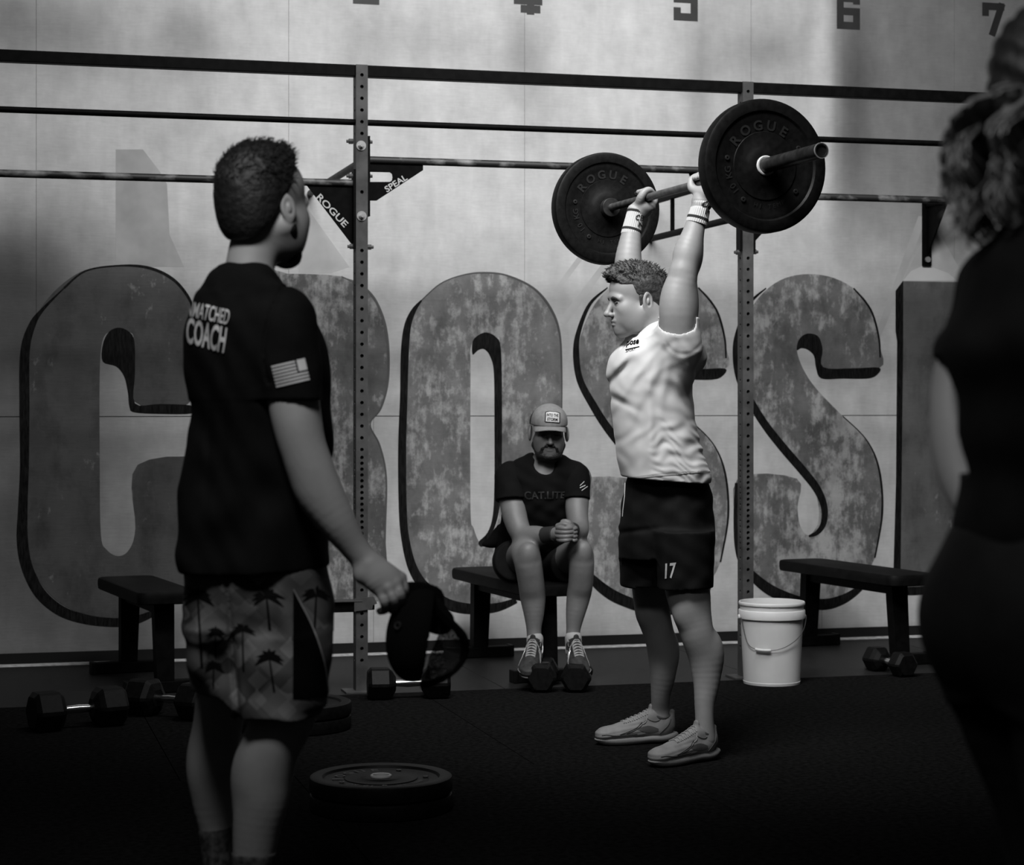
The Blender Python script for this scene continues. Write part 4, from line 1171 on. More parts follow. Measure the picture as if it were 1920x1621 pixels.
# hands closed round the bar
wn_, wf_ = na[-1], fa[-1]
pn = unit(wn_ - hn); pf = unit(wf_ - hf)
grip(B, hn, -bdir, pn, flip=-1); grip(B, hf, bdir, pf, flip=1)
B.chain([na[-1], hn + pn * .040], [rr(16), .022], .02); B.chain([fa[-1], hf + pf * .040], [rr(16), .022], .02)
lo = (P(1120, 0, DL)[0], DL - .40, .03); hi = (P(1375, 0, DL)[0], DL + .60, P(0, 320, DL)[2])
hc = HG(0, 0, 0)
det = [(hc - np.array((.16, .13, .145)), hc + np.array((.135, .13, .15)), .0022),
       (hn - np.array((.075, .085, .075)), hn + np.array((.075, .085, .07)), .0024), (hf - np.array((.075, .085, .075)), hf + np.array((.075, .085, .07)), .0024)]
body = L_.part('body', B, M['skin_l'], lo, hi, .0055, det)

# ---- shirt
T_ = Shape()
zz = lambda py: P(0, py, DL)[2]
def row(py, xl, xr, depth=.155, dd=0.0):
    a, b = P(xl, py, DL)[0], P(xr, py, DL)[0]
    return (zz(py), (a + b) / 2, DL + dd, (b - a) / 2, depth)
psi = 0.0
T_.loft([row(910, 1166, 1333, .20), row(893, 1164, 1333, .20), row(850, 1156, 1318, .195), row(800, 1150, 1306, .19), row(750, 1145, 1300, .19), row(700, 1145, 1296, .19), row(665, 1154, 1290, .18), row(635, 1180, 1275, .15)], 0, .03, 2.3)
T_.chain([q(1180, 690, .05), q(1215, 640, .12), q(1212, 600, .22)], [rr(38), rr(36), rr(36)], .05)
T_.ball(q(1240, 640, 0), (rr(44), .15, rr(42)), .05)
# near sleeve: climbs with the raised arm, slack at the back
T_.chain([q(1262, 690, -.12), q(1270, 640, -.165), q(1272, 590, -.185)], [rr(42), rr(41), rr(35.5)], .04)
T_.chain([q(1281, 652, -.165), q(1287, 606, -.18)], [rr(34), rr(18)], .03)
# slack cloth behind the shoulder
T_.chain([q(1296, 642, -.02), q(1306, 668, .02), q(1302, 698, .03)], [rr(16), rr(20), rr(11)], .02)
# folds
def folds(X, Y, Z):
    px = 960 + F_PX * X / Y; py = HORIZON - (Z - CAM_Z) * F_PX / Y
    g = lambda v, w_: np.exp(-(v / w_) ** 2)
    f = 0.0 * px
    # soft creases fanning down from the raised shoulder
    for ang, amp, w_ in ((95, .0035, 7), (112, .0045, 8), (128, .0030, 6), (78, .0030, 6), (146, .0035, 8), (62, .0025, 6)):
        a = math.radians(ang); dx, dy = px - 1268, py - 632
        u = dx * math.cos(a) + dy * math.sin(a); v = -dx * math.sin(a) + dy * math.cos(a) + 3.0 * np.sin(u * .03 + ang)
        f = f + amp * g(v, w_ * (1 + u / 160)) * np.clip(u / 35, 0, 1) * np.clip(1.35 - u / 170, 0, 1) - amp * .6 * g(v - w_ * 1.9, w_) * np.clip(u / 35, 0, 1) * np.clip(1.35 - u / 170, 0, 1)
    # deep creases at the chest front
    for cx, cy, L, a, amp in ((1162, 700, 28, -.75, .0055), (1163, 752, 30, .50, .0055), (1174, 684, 20, -1.0, .005)):
        dx, dy = px - cx, py - cy; u = dx * math.cos(a) + dy * math.sin(a); v = -dx * math.sin(a) + dy * math.cos(a)
        f = f + amp * g(u, L) * (g(v, 6.5) - .7 * g(v + 14, 9))
    rs_ = np.hypot((px - 1282) / 44, (py - 602) / 62); f = f + .0055 * g((rs_ - 1) * 50, 3.2) * .22 * (py > 615) * (px > 1246) - .0008 * g((rs_ - 1.12) * 50, 4) * (py > 615) * (px > 1246)
    # long fall in the middle, crumpled cloth over the lower back
    f = f - .0045 * g(px - 1216 - (py - 700) * .03, 9) * np.clip((py - 650) / 60, 0, 1) + .003 * g(px - 1196 - (py - 700) * .05, 8) * np.clip((py - 720) / 60, 0, 1)
    lower = np.clip((py - 775) / 50, 0, 1) * np.clip((px - 1212) / 30, 0, 1)
    wx = px + 14 * np.sin(py * .045 + 1) + 7 * np.sin(py * .11 + px * .03); wy = py + 12 * np.sin(px * .05 + 2) + 6 * np.sin(px * .12 - py * .05)
    f = f + .0016 * lower * (np.sin(wy * .21 + wx * .09) + .7 * np.sin(wy * .37 - wx * .13 + 2))
    f = f + .0010 * np.sin(wx * .13 + wy * .07) * np.clip((py - 650) / 50, 0, 1) + .0009 * np.sin(wx * .09 - wy * .11 + 1)
    return f
T_.disp(folds)
# hems and openings
T_.plane(q(1250, 899), (-.08, 0, -1), .004)
T_.plane(q(1270, 590, -.19), unit((.12, 0, 1)), .004, lo=q(1222, 620, -.34), hi=q(1335, 530, .06))
B_in = [(na[1], rr(34.5)), (na[2], rr(31))]
T_.cone(q(1271, 608, -.19), q(1274, 520, -.19), rr(34), rr(34), .006, 's')
T_.cone(q(1216, 600, -.0), q(1186, 560, .0), rr(34), rr(60), .006, 's', flat=((0, 1, 0), .9))
T_.cone(q(1178, 640, -.03), q(1150, 600, -.03), rr(20), rr(50), .01, 's')
T_.plane(q(1190, 585, .28), (-.3, .25, 1), .004, lo=q(1120, 640, .12), hi=q(1245, 480, .5))
lo = (P(1125, 0, DL)[0], DL - .33, zz(925)); hi = (P(1360, 0, DL)[0], DL + .44, zz(530))
shirt = L_.part('shirt', T_, M['shirt_w'], lo, hi, .0042, label='pale short-sleeved t-shirt with folds')
# hem band and cuff of the near sleeve
tr = L_.tree(['shirt'])
for nm, a, qd in (('pose', .03, [(1174, 651), (1197, 648), (1199, 636), (1176, 640)]), ('.SPORT.', 0, [(1173, 661), (1193, 656), (1193, 652), (1173, 656)])):
    L_.decal(text_geo(nm, a, .25), qd, None, 'chest_lettering', M['steel_black'], shirt, tree=tr)
L_.decal(*px_geo([(1173, 655), (1199, 649), (1199, 650.5), (1173, 656.5)], 5), None, 'chest_lettering', M['steel_black'], shirt, tree=tr)
for y0 in (883,):
    L_.decal(*px_geo([(1166, 896), (1200, 894), (1260, 884), (1332, 882), (1332, 883.6), (1260, 885.6), (1200, 895.8), (1166, 897.6)], 6), None, 'hem_seam', mat('seam', .38, .9), shirt, tree=tr)

# ---- shorts
K = Shape()
K.loft([row(1045, 1163, 1336, .16), row(1000, 1163, 1338, .165), row(965, 1163, 1338, .16), row(930, 1168, 1335, .155), row(900, 1174, 1328, .145), row(885, 1178, 1322, .14)], 0, .02, 2.2)
def leg_rows(rows_, dd, dep): return [(zz(py), (P(a, py, DL)[0] + P(b, py, DL)[0]) / 2, DL + dd, (P(b, py, DL)[0] - P(a, py, DL)[0]) / 2, dep) for py, a, b in rows_]
K.loft(leg_rows([(1118, 1226, 1330), (1080, 1224, 1331), (1040, 1222, 1333), (990, 1216, 1335)], -.10, .125), 0, .03, 2.3)
K.loft(leg_rows([(1118, 1168, 1262), (1080, 1164, 1264), (1040, 1163, 1266), (990, 1163, 1266)], .06, .145), 0, .03, 2.3)
K.under(B, .008, (-9, -9, zz(1104)), (9, 9, zz(886)))
def sf(X, Y, Z):
    px = 960 + F_PX * X / Y; py = HORIZON - (Z - CAM_Z) * F_PX / Y
    f = .0014 * np.sin(px * .12 + py * .05 + np.sin(py * .04) * 2) + .0009 * np.sin(py * .16 - px * .10 + 2)
    f = f + .009 * np.exp(-((px - 1228 - (py - 1010) * .02) / 7) ** 2) * np.clip((py - 985) / 30, 0, 1)
    f = f + .006 * np.exp(-((py - 988 + (px - 1250) * .12) / 5) ** 2) * np.exp(-((px - 1195) / 45) ** 2)
    f = f + .0025 * np.exp(-((px - 1263) / 1.6) ** 2) * np.clip((985 - py) / 20, 0, 1)
    return f
K.disp(sf)
K.plane(q(1280, 1101, -.10), (0.03, 0, -1), .003, lo=q(1214, 1135, -.5), hi=q(1350, 1080, .02)); K.plane(q(1200, 1096, .12), (-.03, 0, -1), .003, lo=q(1140, 1140, -.5), hi=q(1222, 1080, .5)); K.plane(q(1200, 1100, .12), (0, 0, -1), .003)
for a, b, ra in ((nl[1], nl[3], rr(49)), (fg[1], fg[3], rr(44))): pass
shorts = L_.part('shorts', K, M['short_b'], (P(1140, 0, DL)[0], DL - .25, zz(1125)), (P(1360, 0, DL)[0], DL + .30, zz(884)), .0050)
tr = L_.tree(['shorts'])
L_.decal(text_geo('17', .02, .3), [(1247, 1085), (1267, 1083), (1268, 1054), (1248, 1056)], None, 'number_print', M['white_print'], shorts, tree=tr)
L_.decal(*px_geo([(1163, 1046), (1167, 1045), (1166, 1060), (1164, 1058)], 4), None, 'side_print', M['print_dim'], shorts, tree=tr)
L_.mb(MB().tube([q(1172, 905, -.12), q(1171, 930, -.145), q(1168, 955, -.15), q(1167, 968, -.15)], .0016, 6), 'drawstring', M['white_print'], shorts)

# ---- wristbands with stripes and letters
def band(p0, p1, r0, r1, text_quads, stripes, fold):
    a, b = np.array(p0), np.array(p1); u = unit(b - a); L = np.linalg.norm(b - a)
    T = frame_to(tuple(a), tuple(u))
    N = 60
    prof = []; n = 26
    for i in range(n + 1):
        t = i / n; r = r0 + (r1 - r0) * t + .0018 * math.sin(min(t, 1 - t) * 30 if min(t, 1 - t) < .05 else 1.5) * .5
        r += fold * math.exp(-((t - .62) / .05) ** 2) - fold * .8 * math.exp(-((t - .50) / .03) ** 2)
        prof.append((r, t * L))
    bb = MB()
    vs, fs = [], []
    for k in range(N * 2):
        a_ = math.pi * k / N; rib = .0007 * (1 if k % 4 < 2 else -1)
        for r, z in prof: vs.append(((r + rib) * math.cos(a_), (r + rib) * math.sin(a_), z))
    m_ = len(prof)
    for k in range(N * 2):
        k2 = (k + 1) % (N * 2)
        fs += [(k * m_ + i, k2 * m_ + i, k2 * m_ + i + 1, k * m_ + i + 1) for i in range(m_ - 1)]
    for i, zz_ in ((0, 0), (m_ - 1, L)):
        c = len(vs); vs.append((0, 0, zz_)); fs += [(c, k * m_ + i, ((k + 1) % (N * 2)) * m_ + i) for k in range(N * 2)]
    bb.add(vs, fs, T); VV = [Vector(v) for v in bb.v]; FF = list(bb.f)
    o = L_.mb(bb, 'wristband', M['band'], smooth=True, label='pale ribbed wristband with black stripes')
    for t in stripes:
        r = r0 + (r1 - r0) * t + .0022
        L_.mb(MB().lathe([(r, L * t - .0045), (r + .0008, L * t - .0035), (r + .0008, L * t + .0035), (r, L * t + .0045)], 48, T), 'stripe', M['band_stripe'], o)
    tr_ = BVHTree.FromPolygons(VV, FF)
    for tx, qd in text_quads: L_.decal(text_geo(tx, .03, .3), qd, None, 'band_lettering', M['band_stripe'], o, tree=tr_, lift=.0022)
band(q(1306, 419, -.178), q(1322, 360, -.17), rr(19.5), rr(14.5), [('CBU', [(1314, 388), (1345, 391), (1347, 376), (1318, 378)]), ('N', [(1321, 402), (1334, 403), (1336, 391), (1324, 391)])], (.16, .92), .0035)
band(q(1182, 441, .312), q(1194, 390, .33), rr(18.5), rr(16), [('CB', [(1190, 412), (1206, 415), (1208, 404), (1193, 402)]), ('N', [(1196, 425), (1205, 427), (1206, 417), (1198, 416)])], (.18, .84), .0)

# ---- hair: close at the sides, longer and tousled on top
Hs = Shape()
f_, l_, u_ = HR
def Hb(x, y, z, r, k=.02, op='u'): Hs.ball(HG(x, y, z), r, k, op, [f_, l_, u_])
Hb(-.016, 0, .047, (.106, .081, .088), .01); Hb(.035, 0, .075, (.064, .059, .048), .03); Hb(-.060, 0, -.005, (.054, .068, .065), .03)
Hb(.080, 0, .092, (.036, .046, .022), .02); Hb(.030, 0, .108, (.064, .052, .029), .02)
def hn_(X, Y, Z):
    x = (X - hc[0]); y = (Y - hc[1]); z = (Z - hc[2])
    top = np.clip((z - .05) / .05, 0, 1)
    return (.0022 * top + .0005) * np.sin(x * 210 + z * 160 + 3 * np.sin(y * 90 + x * 50)) + (.0022 * top + .0005) * np.sin(y * 260 - x * 120 + 2 * np.sin(z * 130))
Hs.disp(hn_)
Hs.plane(HG(.068, 0, .060), f_ * .80 - u_ * .72, .004)                        # front hairline
Hs.plane(HG(.030, 0, .045), f_ * .93 - u_ * .30, .004, lo=HG(.11, .12, -.05) * 0 + hc - .2, hi=hc + np.array((.2, .2, .052)))
Hs.plane(HG(-.020, 0, -.012), f_ * .62 - u_ * .80, .004)                      # over the ear
Hs.plane(HG(-.08, 0, -.062), -u_, .004)                                        # nape
hb_lo, hb_hi = hc - np.array((.16, .13, .12)), hc + np.array((.16, .13, .18))
hair = L_.part('hair', Hs, M['hair'], hb_lo, hb_hi, .0022, label='short brown hair, tousled on top')
random.seed(11)
vh, qh = L_.bvh['hair']
nrm = []
tb = MB()
cand = [i for i in range(len(vh)) if (vh[i] - hc) @ u_ > .075]
for _ in range(700):
    p = vh[random.choice(cand)]; n = unit(p - HG(-.01, 0, .03)); fw = (p - hc) @ f_
    d0 = unit(n * .7 + f_ * (.75 if fw > 0 else -.1) + l_ * random.uniform(-.5, .5) + u_ * random.uniform(-.1, .35))
    L = random.uniform(.008, .017); side = unit(np.cross(d0, n)); r0 = random.uniform(.0009, .0016)
    tb.tube([p - n * .003, p + d0 * L * .5 + side * random.uniform(-.003, .003), p + d0 * L - n * L * .25], [r0, r0 * .8, .0003], 4, False)
L_.mb(tb, 'hair_tufts', M['hair'], hair)['kind'] = 'stuff'
sb = Shape(); sb.cone(HG(.006, -.073, .010), HG(.012, -.0725, -.014), .012, .006, .006, flat=(l_, .35)); sb.cone(HG(.006, .073, .010), HG(.012, .0725, -.014), .012, .006, .006, flat=(l_, .35))
L_.part('sideburns', sb, M['hair'], hb_lo, hb_hi, .0025, parent=hair)['kind'] = 'stuff'
trh = L_.tree(['body'])
def face_strip(G, R, per, tree, pts, w, name, m, lift=.0012, seg=5):
    """a thin tuft strip following the face: pts in head coordinates (y, z)"""
    q_ = catmull([(y, z, w_) for (y, z), w_ in zip(pts, w)], seg); vs = []; n = 0
    for i, c in enumerate(q_):
        a = np.array(q_[min(i + 1, len(q_) - 1)][:2]) - np.array(q_[max(i - 1, 0)][:2]); a /= max(np.linalg.norm(a), 1e-9); nn = np.array((-a[1], a[0]))
        for s_ in (1, 0, -1):
            y, z = np.array(c[:2]) + nn * c[2] / 2 * s_
            hit = tree.ray_cast(Vector(G(.22, y, z)), Vector(-R[0]))
            p = hit[0] if hit[0] is not None else Vector(G(.08, y, z))
            vs.append(tuple(p + Vector(R[0]) * (lift * (1.6 if s_ == 0 else .5))))
    b = MB(); n = len(q_); b.add(vs, [(i * 3 + j, (i + 1) * 3 + j, (i + 1) * 3 + j + 1, i * 3 + j + 1) for i in range(n - 1) for j in range(2)])
    return per.mb(b, name, m)
for s_ in (1, -1):
    face_strip(HG, HR, L_, trh, [(s_ * .014, .013), (s_ * .030, .018), (s_ * .048, .012)], [.008, .0110, .006], 'eyebrow', M['brow'])  # brow thickened, so its colour also darkens the eye socket like shade
    face_strip(HG, HR, L_, trh, [(s_ * .020, .0015), (s_ * .032, -.001), (s_ * .044, .000)], [.004, .0080, .0045], 'lash_shade', M['eye'], .0006)  # lashes widened into a dark band that paints the eye-socket shadow
face_strip(HG, HR, L_, trh, [(-.020, -.0655), (0, -.0675), (.020, -.0655)], [.0016, .003, .0016], 'lip_line', M['lip'], .0004)

# ---- shoes
mats_l = (M['sh_upper'], M['sh_sole'], M['sh_panel'], M['sh_lace'])
shoe(L_, P(1322, 1380, DL - .17)[:2], 180 + 38, 0.002, mats_l, .300, label='grey running shoe, nearer the camera')
shoe(L_, P(1240, 1350, DL + .20)[:2], 180 + 14, 0.002, mats_l, .300, label='grey running shoe, farther from the camera')
# ================================================================ THE SEATED MAN
DS = 9.30
S_ = Person('seated man in a grey cap, black t-shirt and shorts resting his forearms on his knees', P(1020, 1240, 9.3))
q = lambda px, py, dd=0.0: P(px, py, DS + dd)
rs = lambda px, dd=0.0: px * (DS + dd) / F_PX
B = Shape()
# hips on the bench, spine leaning forward
B.loft([(.455, q(1010, 0)[0], DS + .20, .150, .12), (.56, q(1012, 0)[0], DS + .18, .155, .125), (.66, q(1014, 0)[0], DS + .13, .145, .115)], 0, .04)
B.chain([q(1014, 1020, .16), q(1016, 960, .06), q(1018, 905, -.02)], [.125, .135, .12], .05)
B.chain([q(966, 905, -.02), q(1070, 902, -.02)], [.070, .070], .06)
B.chain([q(1022, 885, -.03), q(1024, 862, -.06)], [.062, .060], .03)
# arms
ra = [q(958, 898, -.02), q(961, 935, -.08), q(966, 970, -.14), q(980, 1002, -.20), q(1005, 1004, -.25), q(1030, 1003, -.31), q(1044, 1000, -.345)]
B.chain(ra, [rs(26), rs(25), rs(22.5), rs(19.5), rs(18.5), rs(13.5), rs(12)], .03)
lb = [q(1084, 896, -.02), q(1082, 935, -.10), q(1082, 965, -.15), q(1086, 992, -.21), q(1083, 998, -.27), q(1074, 994, -.32), q(1068, 992, -.35)]
B.chain(lb, [rs(25), rs(22.5), rs(20.5), rs(18), rs(16), rs(13), rs(11.5)], .03)
# clasped hands: one fist folded into the other
hc1 = q(1059, 1000, -.375)
B.ball(hc1 + np.array((0, .015, 0)), (.040, .034, .038), .02)
for i, (dy, L) in enumerate(((-.026, .92), (-.008, 1.0), (.011, .97), (.028, .82))):
    z = -dy
    pts = [hc1 + np.array((-.034 * L, -.004, z * .95)), hc1 + np.array((-.020 * L, -.030, z * 1.0)), hc1 + np.array((.004, -.040, z * .96)), hc1 + np.array((.026 * L, -.032, z * .92 + .002)), hc1 + np.array((.040 * L, -.012, z * .88 + .003))]
    B.chain(pts, [.0100, .0098, .0094, .0088, .0078], .0035)
B.chain([hc1 + np.array((-.030, .000, .034)), hc1 + np.array((-.006, -.022, .043)), hc1 + np.array((.020, -.026, .037)), hc1 + np.array((.034, -.018, .030))], [.0125, .0105, .0095, .0080], .005)
B.chain([hc1 + np.array((.034, .004, .030)), hc1 + np.array((.022, -.012, .048)), hc1 + np.array((.002, -.010, .056)), hc1 + np.array((-.012, -.006, .054))], [.012, .0105, .0095, .0080], .005)
for i in range(4): B.chain([hc1 + np.array((.042, .012, .026 - .017 * i)), hc1 + np.array((.048, -.008, .024 - .017 * i)), hc1 + np.array((.040, -.024, .022 - .017 * i))], [.0095, .009, .0075], .0035)
# legs
rl = [q(985, 1066, .10), q(978, 1052, -.06), q(983, 1036, -.22), q(989, 1050, -.285), q(996, 1092, -.27), q(999, 1118, -.25), q(1001, 1150, -.26), q(1001, 1180, -.27), q(1002, 1202, -.28)]
B.chain(rl, [rs(36), rs(33), rs(27), rs(25.5), rs(24), rs(23.5), rs(18.5), rs(13.5), rs(14)], .03)
ll = [q(1046, 1066, .10), q(1066, 1050, -.06), q(1084, 1034, -.22), q(1090, 1048, -.285), q(1089, 1090, -.27), q(1085, 1116, -.25), q(1079, 1150, -.26), q(1075, 1180, -.27), q(1074, 1200, -.28)]
B.chain(ll, [rs(36), rs(32), rs(25), rs(23.5), rs(22.5), rs(22), rs(17.5), rs(13), rs(13.5)], .03)
for x, y in ((991, 1034), (1094, 1031)): B.ball(q(x, y, -.325), (.036, .026, .040), .03)
HG2, HR2 = put_head(B, q(1029, 811, -.10), (.055, -1, -.12), (.03, -.10, 1), .93, wide=1.0, jaw=1.4, es=1.1, eo=.013)
lo = (P(925, 0, DS)[0], DS - .47, .10); hi = (P(1125, 0, DS)[0], DS + .36, P(0, 755, DS)[2])
c2 = HG2(0, 0, 0)
det = [(c2 - np.array((.10, .145, .15)), c2 + np.array((.10, .12, .15)), .0026), (hc1 - np.array((.075, .06, .075)), hc1 + np.array((.065, .05, .075)), .0026)]
S_.part('body', B, M['skin_s'], lo, hi, .006, det)
# beard
Bd = Shape()
def bb(x, y, z, r, k=.012): Bd.ball(HG2(x, y, z), np.array(r) * .97, k, 'u', list(HR2))
for s_ in (1, -1):
    Bd.cone(HG2(.006, .063 * s_, -.026), HG2(.008, .061 * s_, -.060), .009, .016, .01)
    Bd.cone(HG2(.006, .061 * s_, -.060), HG2(.056, .040 * s_, -.106), .019, .021, .015)
    Bd.cone(HG2(.097, .014 * s_, -.052), HG2(.082, .032 * s_, -.066), .0055, .006, .008)
    Bd.cone(HG2(.082, .032 * s_, -.066), HG2(.070, .038 * s_, -.095), .008, .014, .012)
bb(.074, 0, -.106, (.028, .040, .022)); bb(.095, 0, -.0535, (.0075, .018, .0055))
Bd.disp(lambda X, Y, Z: .0012 * np.sin(X * 600 + Z * 300) * np.sin(Z * 520 - X * 200))
S_.part('beard', Bd, M['hair_dark'], c2 - np.array((.10, .145, .16)), c2 + np.array((.10, .12, .03)), .0026, label='short dark beard')
trh = S_.tree(['body'])
for s_ in (1, -1):
    face_strip(HG2, HR2, S_, trh, [(s_ * .014, .016), (s_ * .030, .020), (s_ * .047, .014)], [.007, .008, .004], 'eyebrow', M['hair_dark'])
    face_strip(HG2, HR2, S_, trh, [(s_ * .021, .000), (s_ * .032, -.001), (s_ * .043, .000)], [.004, .0065, .004], 'eyes', M['eye'], .0006)
# cap
Cp_ = Shape()
Cp_.ball(HG2(-.008, 0, .044), np.array((.109, .084, .091)), .01, 'u', list(HR2)); Cp_.ball(HG2(.030, 0, .072), np.array((.068, .068, .054)), .03, 'u', list(HR2))
Cp_.plane(HG2(0, 0, .038), -HR2[2] + HR2[0] * .05, .004)
Cp_.ball(HG2(-.008, 0, .028), np.array((.099, .078, .060)), .004, 's', list(HR2))
cap = S_.part('cap', Cp_, M['cap_grey'], c2 - np.array((.13, .15, .02)), c2 + np.array((.13, .15, .18)), .003, label='grey cap with a white front patch')
Cb = Shape(); Cb.ball(HG2(-.036, 0, .046), np.array((.085, .0865, .080)), .01, 'u', list(HR2)); Cb.plane(HG2(0, 0, .036), -HR2[2], .004); Cb.plane(HG2(.030, 0, .05), HR2[0], .004)
S_.part('cap_back', Cb, M['cap_black'], c2 - np.array((.13, .15, .02)), c2 + np.array((.13, .16, .18)), .003, parent=cap, label='dark mesh rear half')
# brim: a thin curved visor
bm_ = MB(); N = 18; rws = 6
vs = []
for j in range(rws + 1):
    for i in range(N + 1):
        a = math.radians(-64 + 128 * i / N); t = j / rws
        y = math.sin(a) / .899 * (.077 + .004 * t); x0 = .010 + math.cos(a) * .098 - .012; x = x0 + t * (.066 * max(math.cos(a * 1.35), 0) ** .6)
        z = .048 - .012 * t * math.cos(a) - .30 * y * y / .078 * (.1 + t)
        vs.append(HG2(x, y, z))
n_ = len(vs)
vs += [v - np.array(HR2[2]) * .003 for v in vs]
w_ = N + 1
fs = [(j * w_ + i, j * w_ + i + 1, (j + 1) * w_ + i + 1, (j + 1) * w_ + i) for j in range(rws) for i in range(N)]
fs += [tuple(n_ + k for k in f)[::-1] for f in fs]
fs += [(rws * w_ + i, rws * w_ + i + 1, n_ + rws * w_ + i + 1, n_ + rws * w_ + i) for i in range(N)]
fs += [(j * w_, (j + 1) * w_, n_ + (j + 1) * w_, n_ + j * w_) for j in range(rws)] + [(j * w_ + N, n_ + j * w_ + N, n_ + (j + 1) * w_ + N, (j + 1) * w_ + N) for j in range(rws)]
bm_.add([tuple(v) for v in vs], fs)
S_.mb(bm_, 'cap_brim', M['cap_grey'], cap)
trc = S_.tree(['cap'])
pq = [(1021.5, 791), (1050, 793), (1050, 772), (1022.5, 770)]
S_.decal(poly_geo([(0, .05), (.05, 0), (.95, 0), (1, .05), (1, .9), (.75, 1), (.25, 1), (0, .9)], .12), pq, None, 'patch_border', M['cap_black'], cap, tree=trc, lift=.0015)
inn = lambda k: [tuple(np.array(p) * (1 - k) + np.mean(np.array(pq), 0) * k) for p in pq]
S_.decal(poly_geo([(0, 0), (1, 0), (1, .9), (.75, 1), (.25, 1), (0, .9)], .12), inn(.13), None, 'patch', M['patch'], cap, tree=trc, lift=.0024)
S_.decal(text_geo('INTO THE', .03, .5), [(1025, 780.5), (1046.5, 782), (1046.5, 776.5), (1026, 775)], None, 'patch_lettering', M['cap_black'], cap, tree=trc, lift=.0032)
S_.decal(text_geo('STORM', .03, .5), [(1026, 788), (1045, 789.5), (1045, 784), (1026.5, 782.5)], None, 'patch_lettering', M['cap_black'], cap, tree=trc, lift=.0032)

# t-shirt
T2 = Shape()
T2.loft([(.52, q(998, 0)[0], DS + .19, .178, .150), (.62, q(1000, 0)[0], DS + .17, .172, .145), (.72, q(1006, 0)[0], DS + .10, .160, .140), (.80, q(1012, 0)[0], DS + .05, .160, .140)], 0, .05, 2.2)
T2.chain([q(1014, 985, .04), q(1017, 935, -.01), q(1019, 905, -.02)], [.150, .155, .135], .06)
T2.chain([q(964, 897, -.01), q(1018, 882, -.015), q(1076, 893, -.01)], [.072, .080, .070], .05)
T2.ball(q(1021, 872, -.14), (rs(21), .11, rs(17)), .01, 's'); T2.ball(q(1022, 858, -.03), (rs(24), .10, rs(16)), .01, 's')
T2.under(B, .008, (P(945, 0, DS)[0], -9, P(0, 932, DS)[2]), (P(1001, 0, DS)[0], 9, P(0, 858, DS)[2])); T2.under(B, .008, (P(1046, 0, DS)[0], -9, P(0, 932, DS)[2]), (P(1112, 0, DS)[0], 9, P(0, 858, DS)[2]))
def sf2(X, Y, Z):
    px = 960 + F_PX * X / Y; py = HORIZON - (Z - CAM_Z) * F_PX / Y
    return .0022 * np.sin(px * .16 + py * .10 + 2 * np.sin(py * .06)) + .0018 * np.sin(py * .22 - px * .12)
T2.disp(sf2)
sh2 = S_.part('shirt', T2, M['cloth_b'], (P(895, 0, DS)[0], DS - .32, .50), (P(1130, 0, DS)[0], DS + .42, P(0, 845, DS)[2]), .006)
for ch, p_, n_s in (([(958, 895, -.02, 31), (958, 920, -.065, 30.5), (962, 952, -.125, 29.5)], q(965, 937, -.10), (.04, -.25, -1)), ([(1079, 895, -.02, 28.5), (1080, 920, -.08, 26.5), (1081, 955, -.14, 24.8)], q(1082, 937, -.10), (0, -.3, -1))):
    SL = Shape(); SL.chain([q(a_, b_, c_) for a_, b_, c_, _ in ch], [rs(r_) for *_, r_ in ch], .02); SL.disp(lambda X, Y, Z: .0012 * np.sin(X * 60 + Z * 50)); SL.plane(p_, unit(n_s), .003)
    nm = 'sleeve' if 'sleeve' not in S_.bvh else 'sleeve_b'
    o_ = S_.part('sleeve', SL, M['cloth_b'], q(ch[0][0] - 45, 985, -.30), q(ch[0][0] + 45, 855, .12), .0045, parent=sh2)
    if nm != 'sleeve': S_.bvh['sleeve_b'] = S_.bvh['sleeve']
tail = Shape(); tail.chain([q(945, 1000, .16), q(925, 1015, .15), q(908, 1020, .14)], [.05, .03, .012], .02)
S_.part('shirt_tail', tail, M['cloth_b'], (P(890, 0, DS)[0], DS + .05, .5), (P(965, 0, DS)[0], DS + .3, .85), .006, parent=sh2)
trs = S_.tree(['shirt', 'sleeve'])
S_.decal(text_geo('CAT.LITE', .02, .3), [(985, 936), (1058, 934), (1060, 921), (983, 921)], None, 'chest_lettering', M['print_dim'], sh2, tree=trs, lift=.003)
for k, (x0, y0, x1, y1) in enumerate(((1087, 910, 1095, 902), (1087, 914, 1097, 909), (1090, 919, 1101, 911))):
    S_.decal(*px_geo([(x0, y0 + 1.6), (x1, y1 + 1.6), (x1, y1), (x0, y0)], 4), None, 'sleeve_mark', M['white_print'], sh2, tree=trs, lift=.003)
# shorts
K2 = Shape()
K2.loft([(.448, q(1008, 0)[0], DS + .19, .165, .14), (.52, q(1008, 0)[0], DS + .18, .172, .145), (.60, q(1010, 0)[0], DS + .17, .165, .14)], 0, .04)
K2.chain([q(975, 1060, .08), q(966, 1054, -.03), q(962, 1052, -.10)], [rs(43), rs(42), rs(39)], .04)
K2.chain([q(1048, 1066, .08), q(1058, 1060, -.03), q(1066, 1058, -.10)], [rs(40), rs(38), rs(34)], .04)
K2.cone(q(985, 1045, -.05), q(985, 1038, -.30), rs(30), rs(33), .004, 's'); K2.cone(q(1075, 1045, -.05), q(1085, 1040, -.30), rs(29), rs(31), .004, 's')
K2.plane(q(990, 1060, -.135), (.1, -1, .15), .004)
S_.part('shorts', K2, M['short_b'], (P(900, 0, DS)[0], DS - .30, .44), (P(1130, 0, DS)[0], DS + .36, .72), .006)
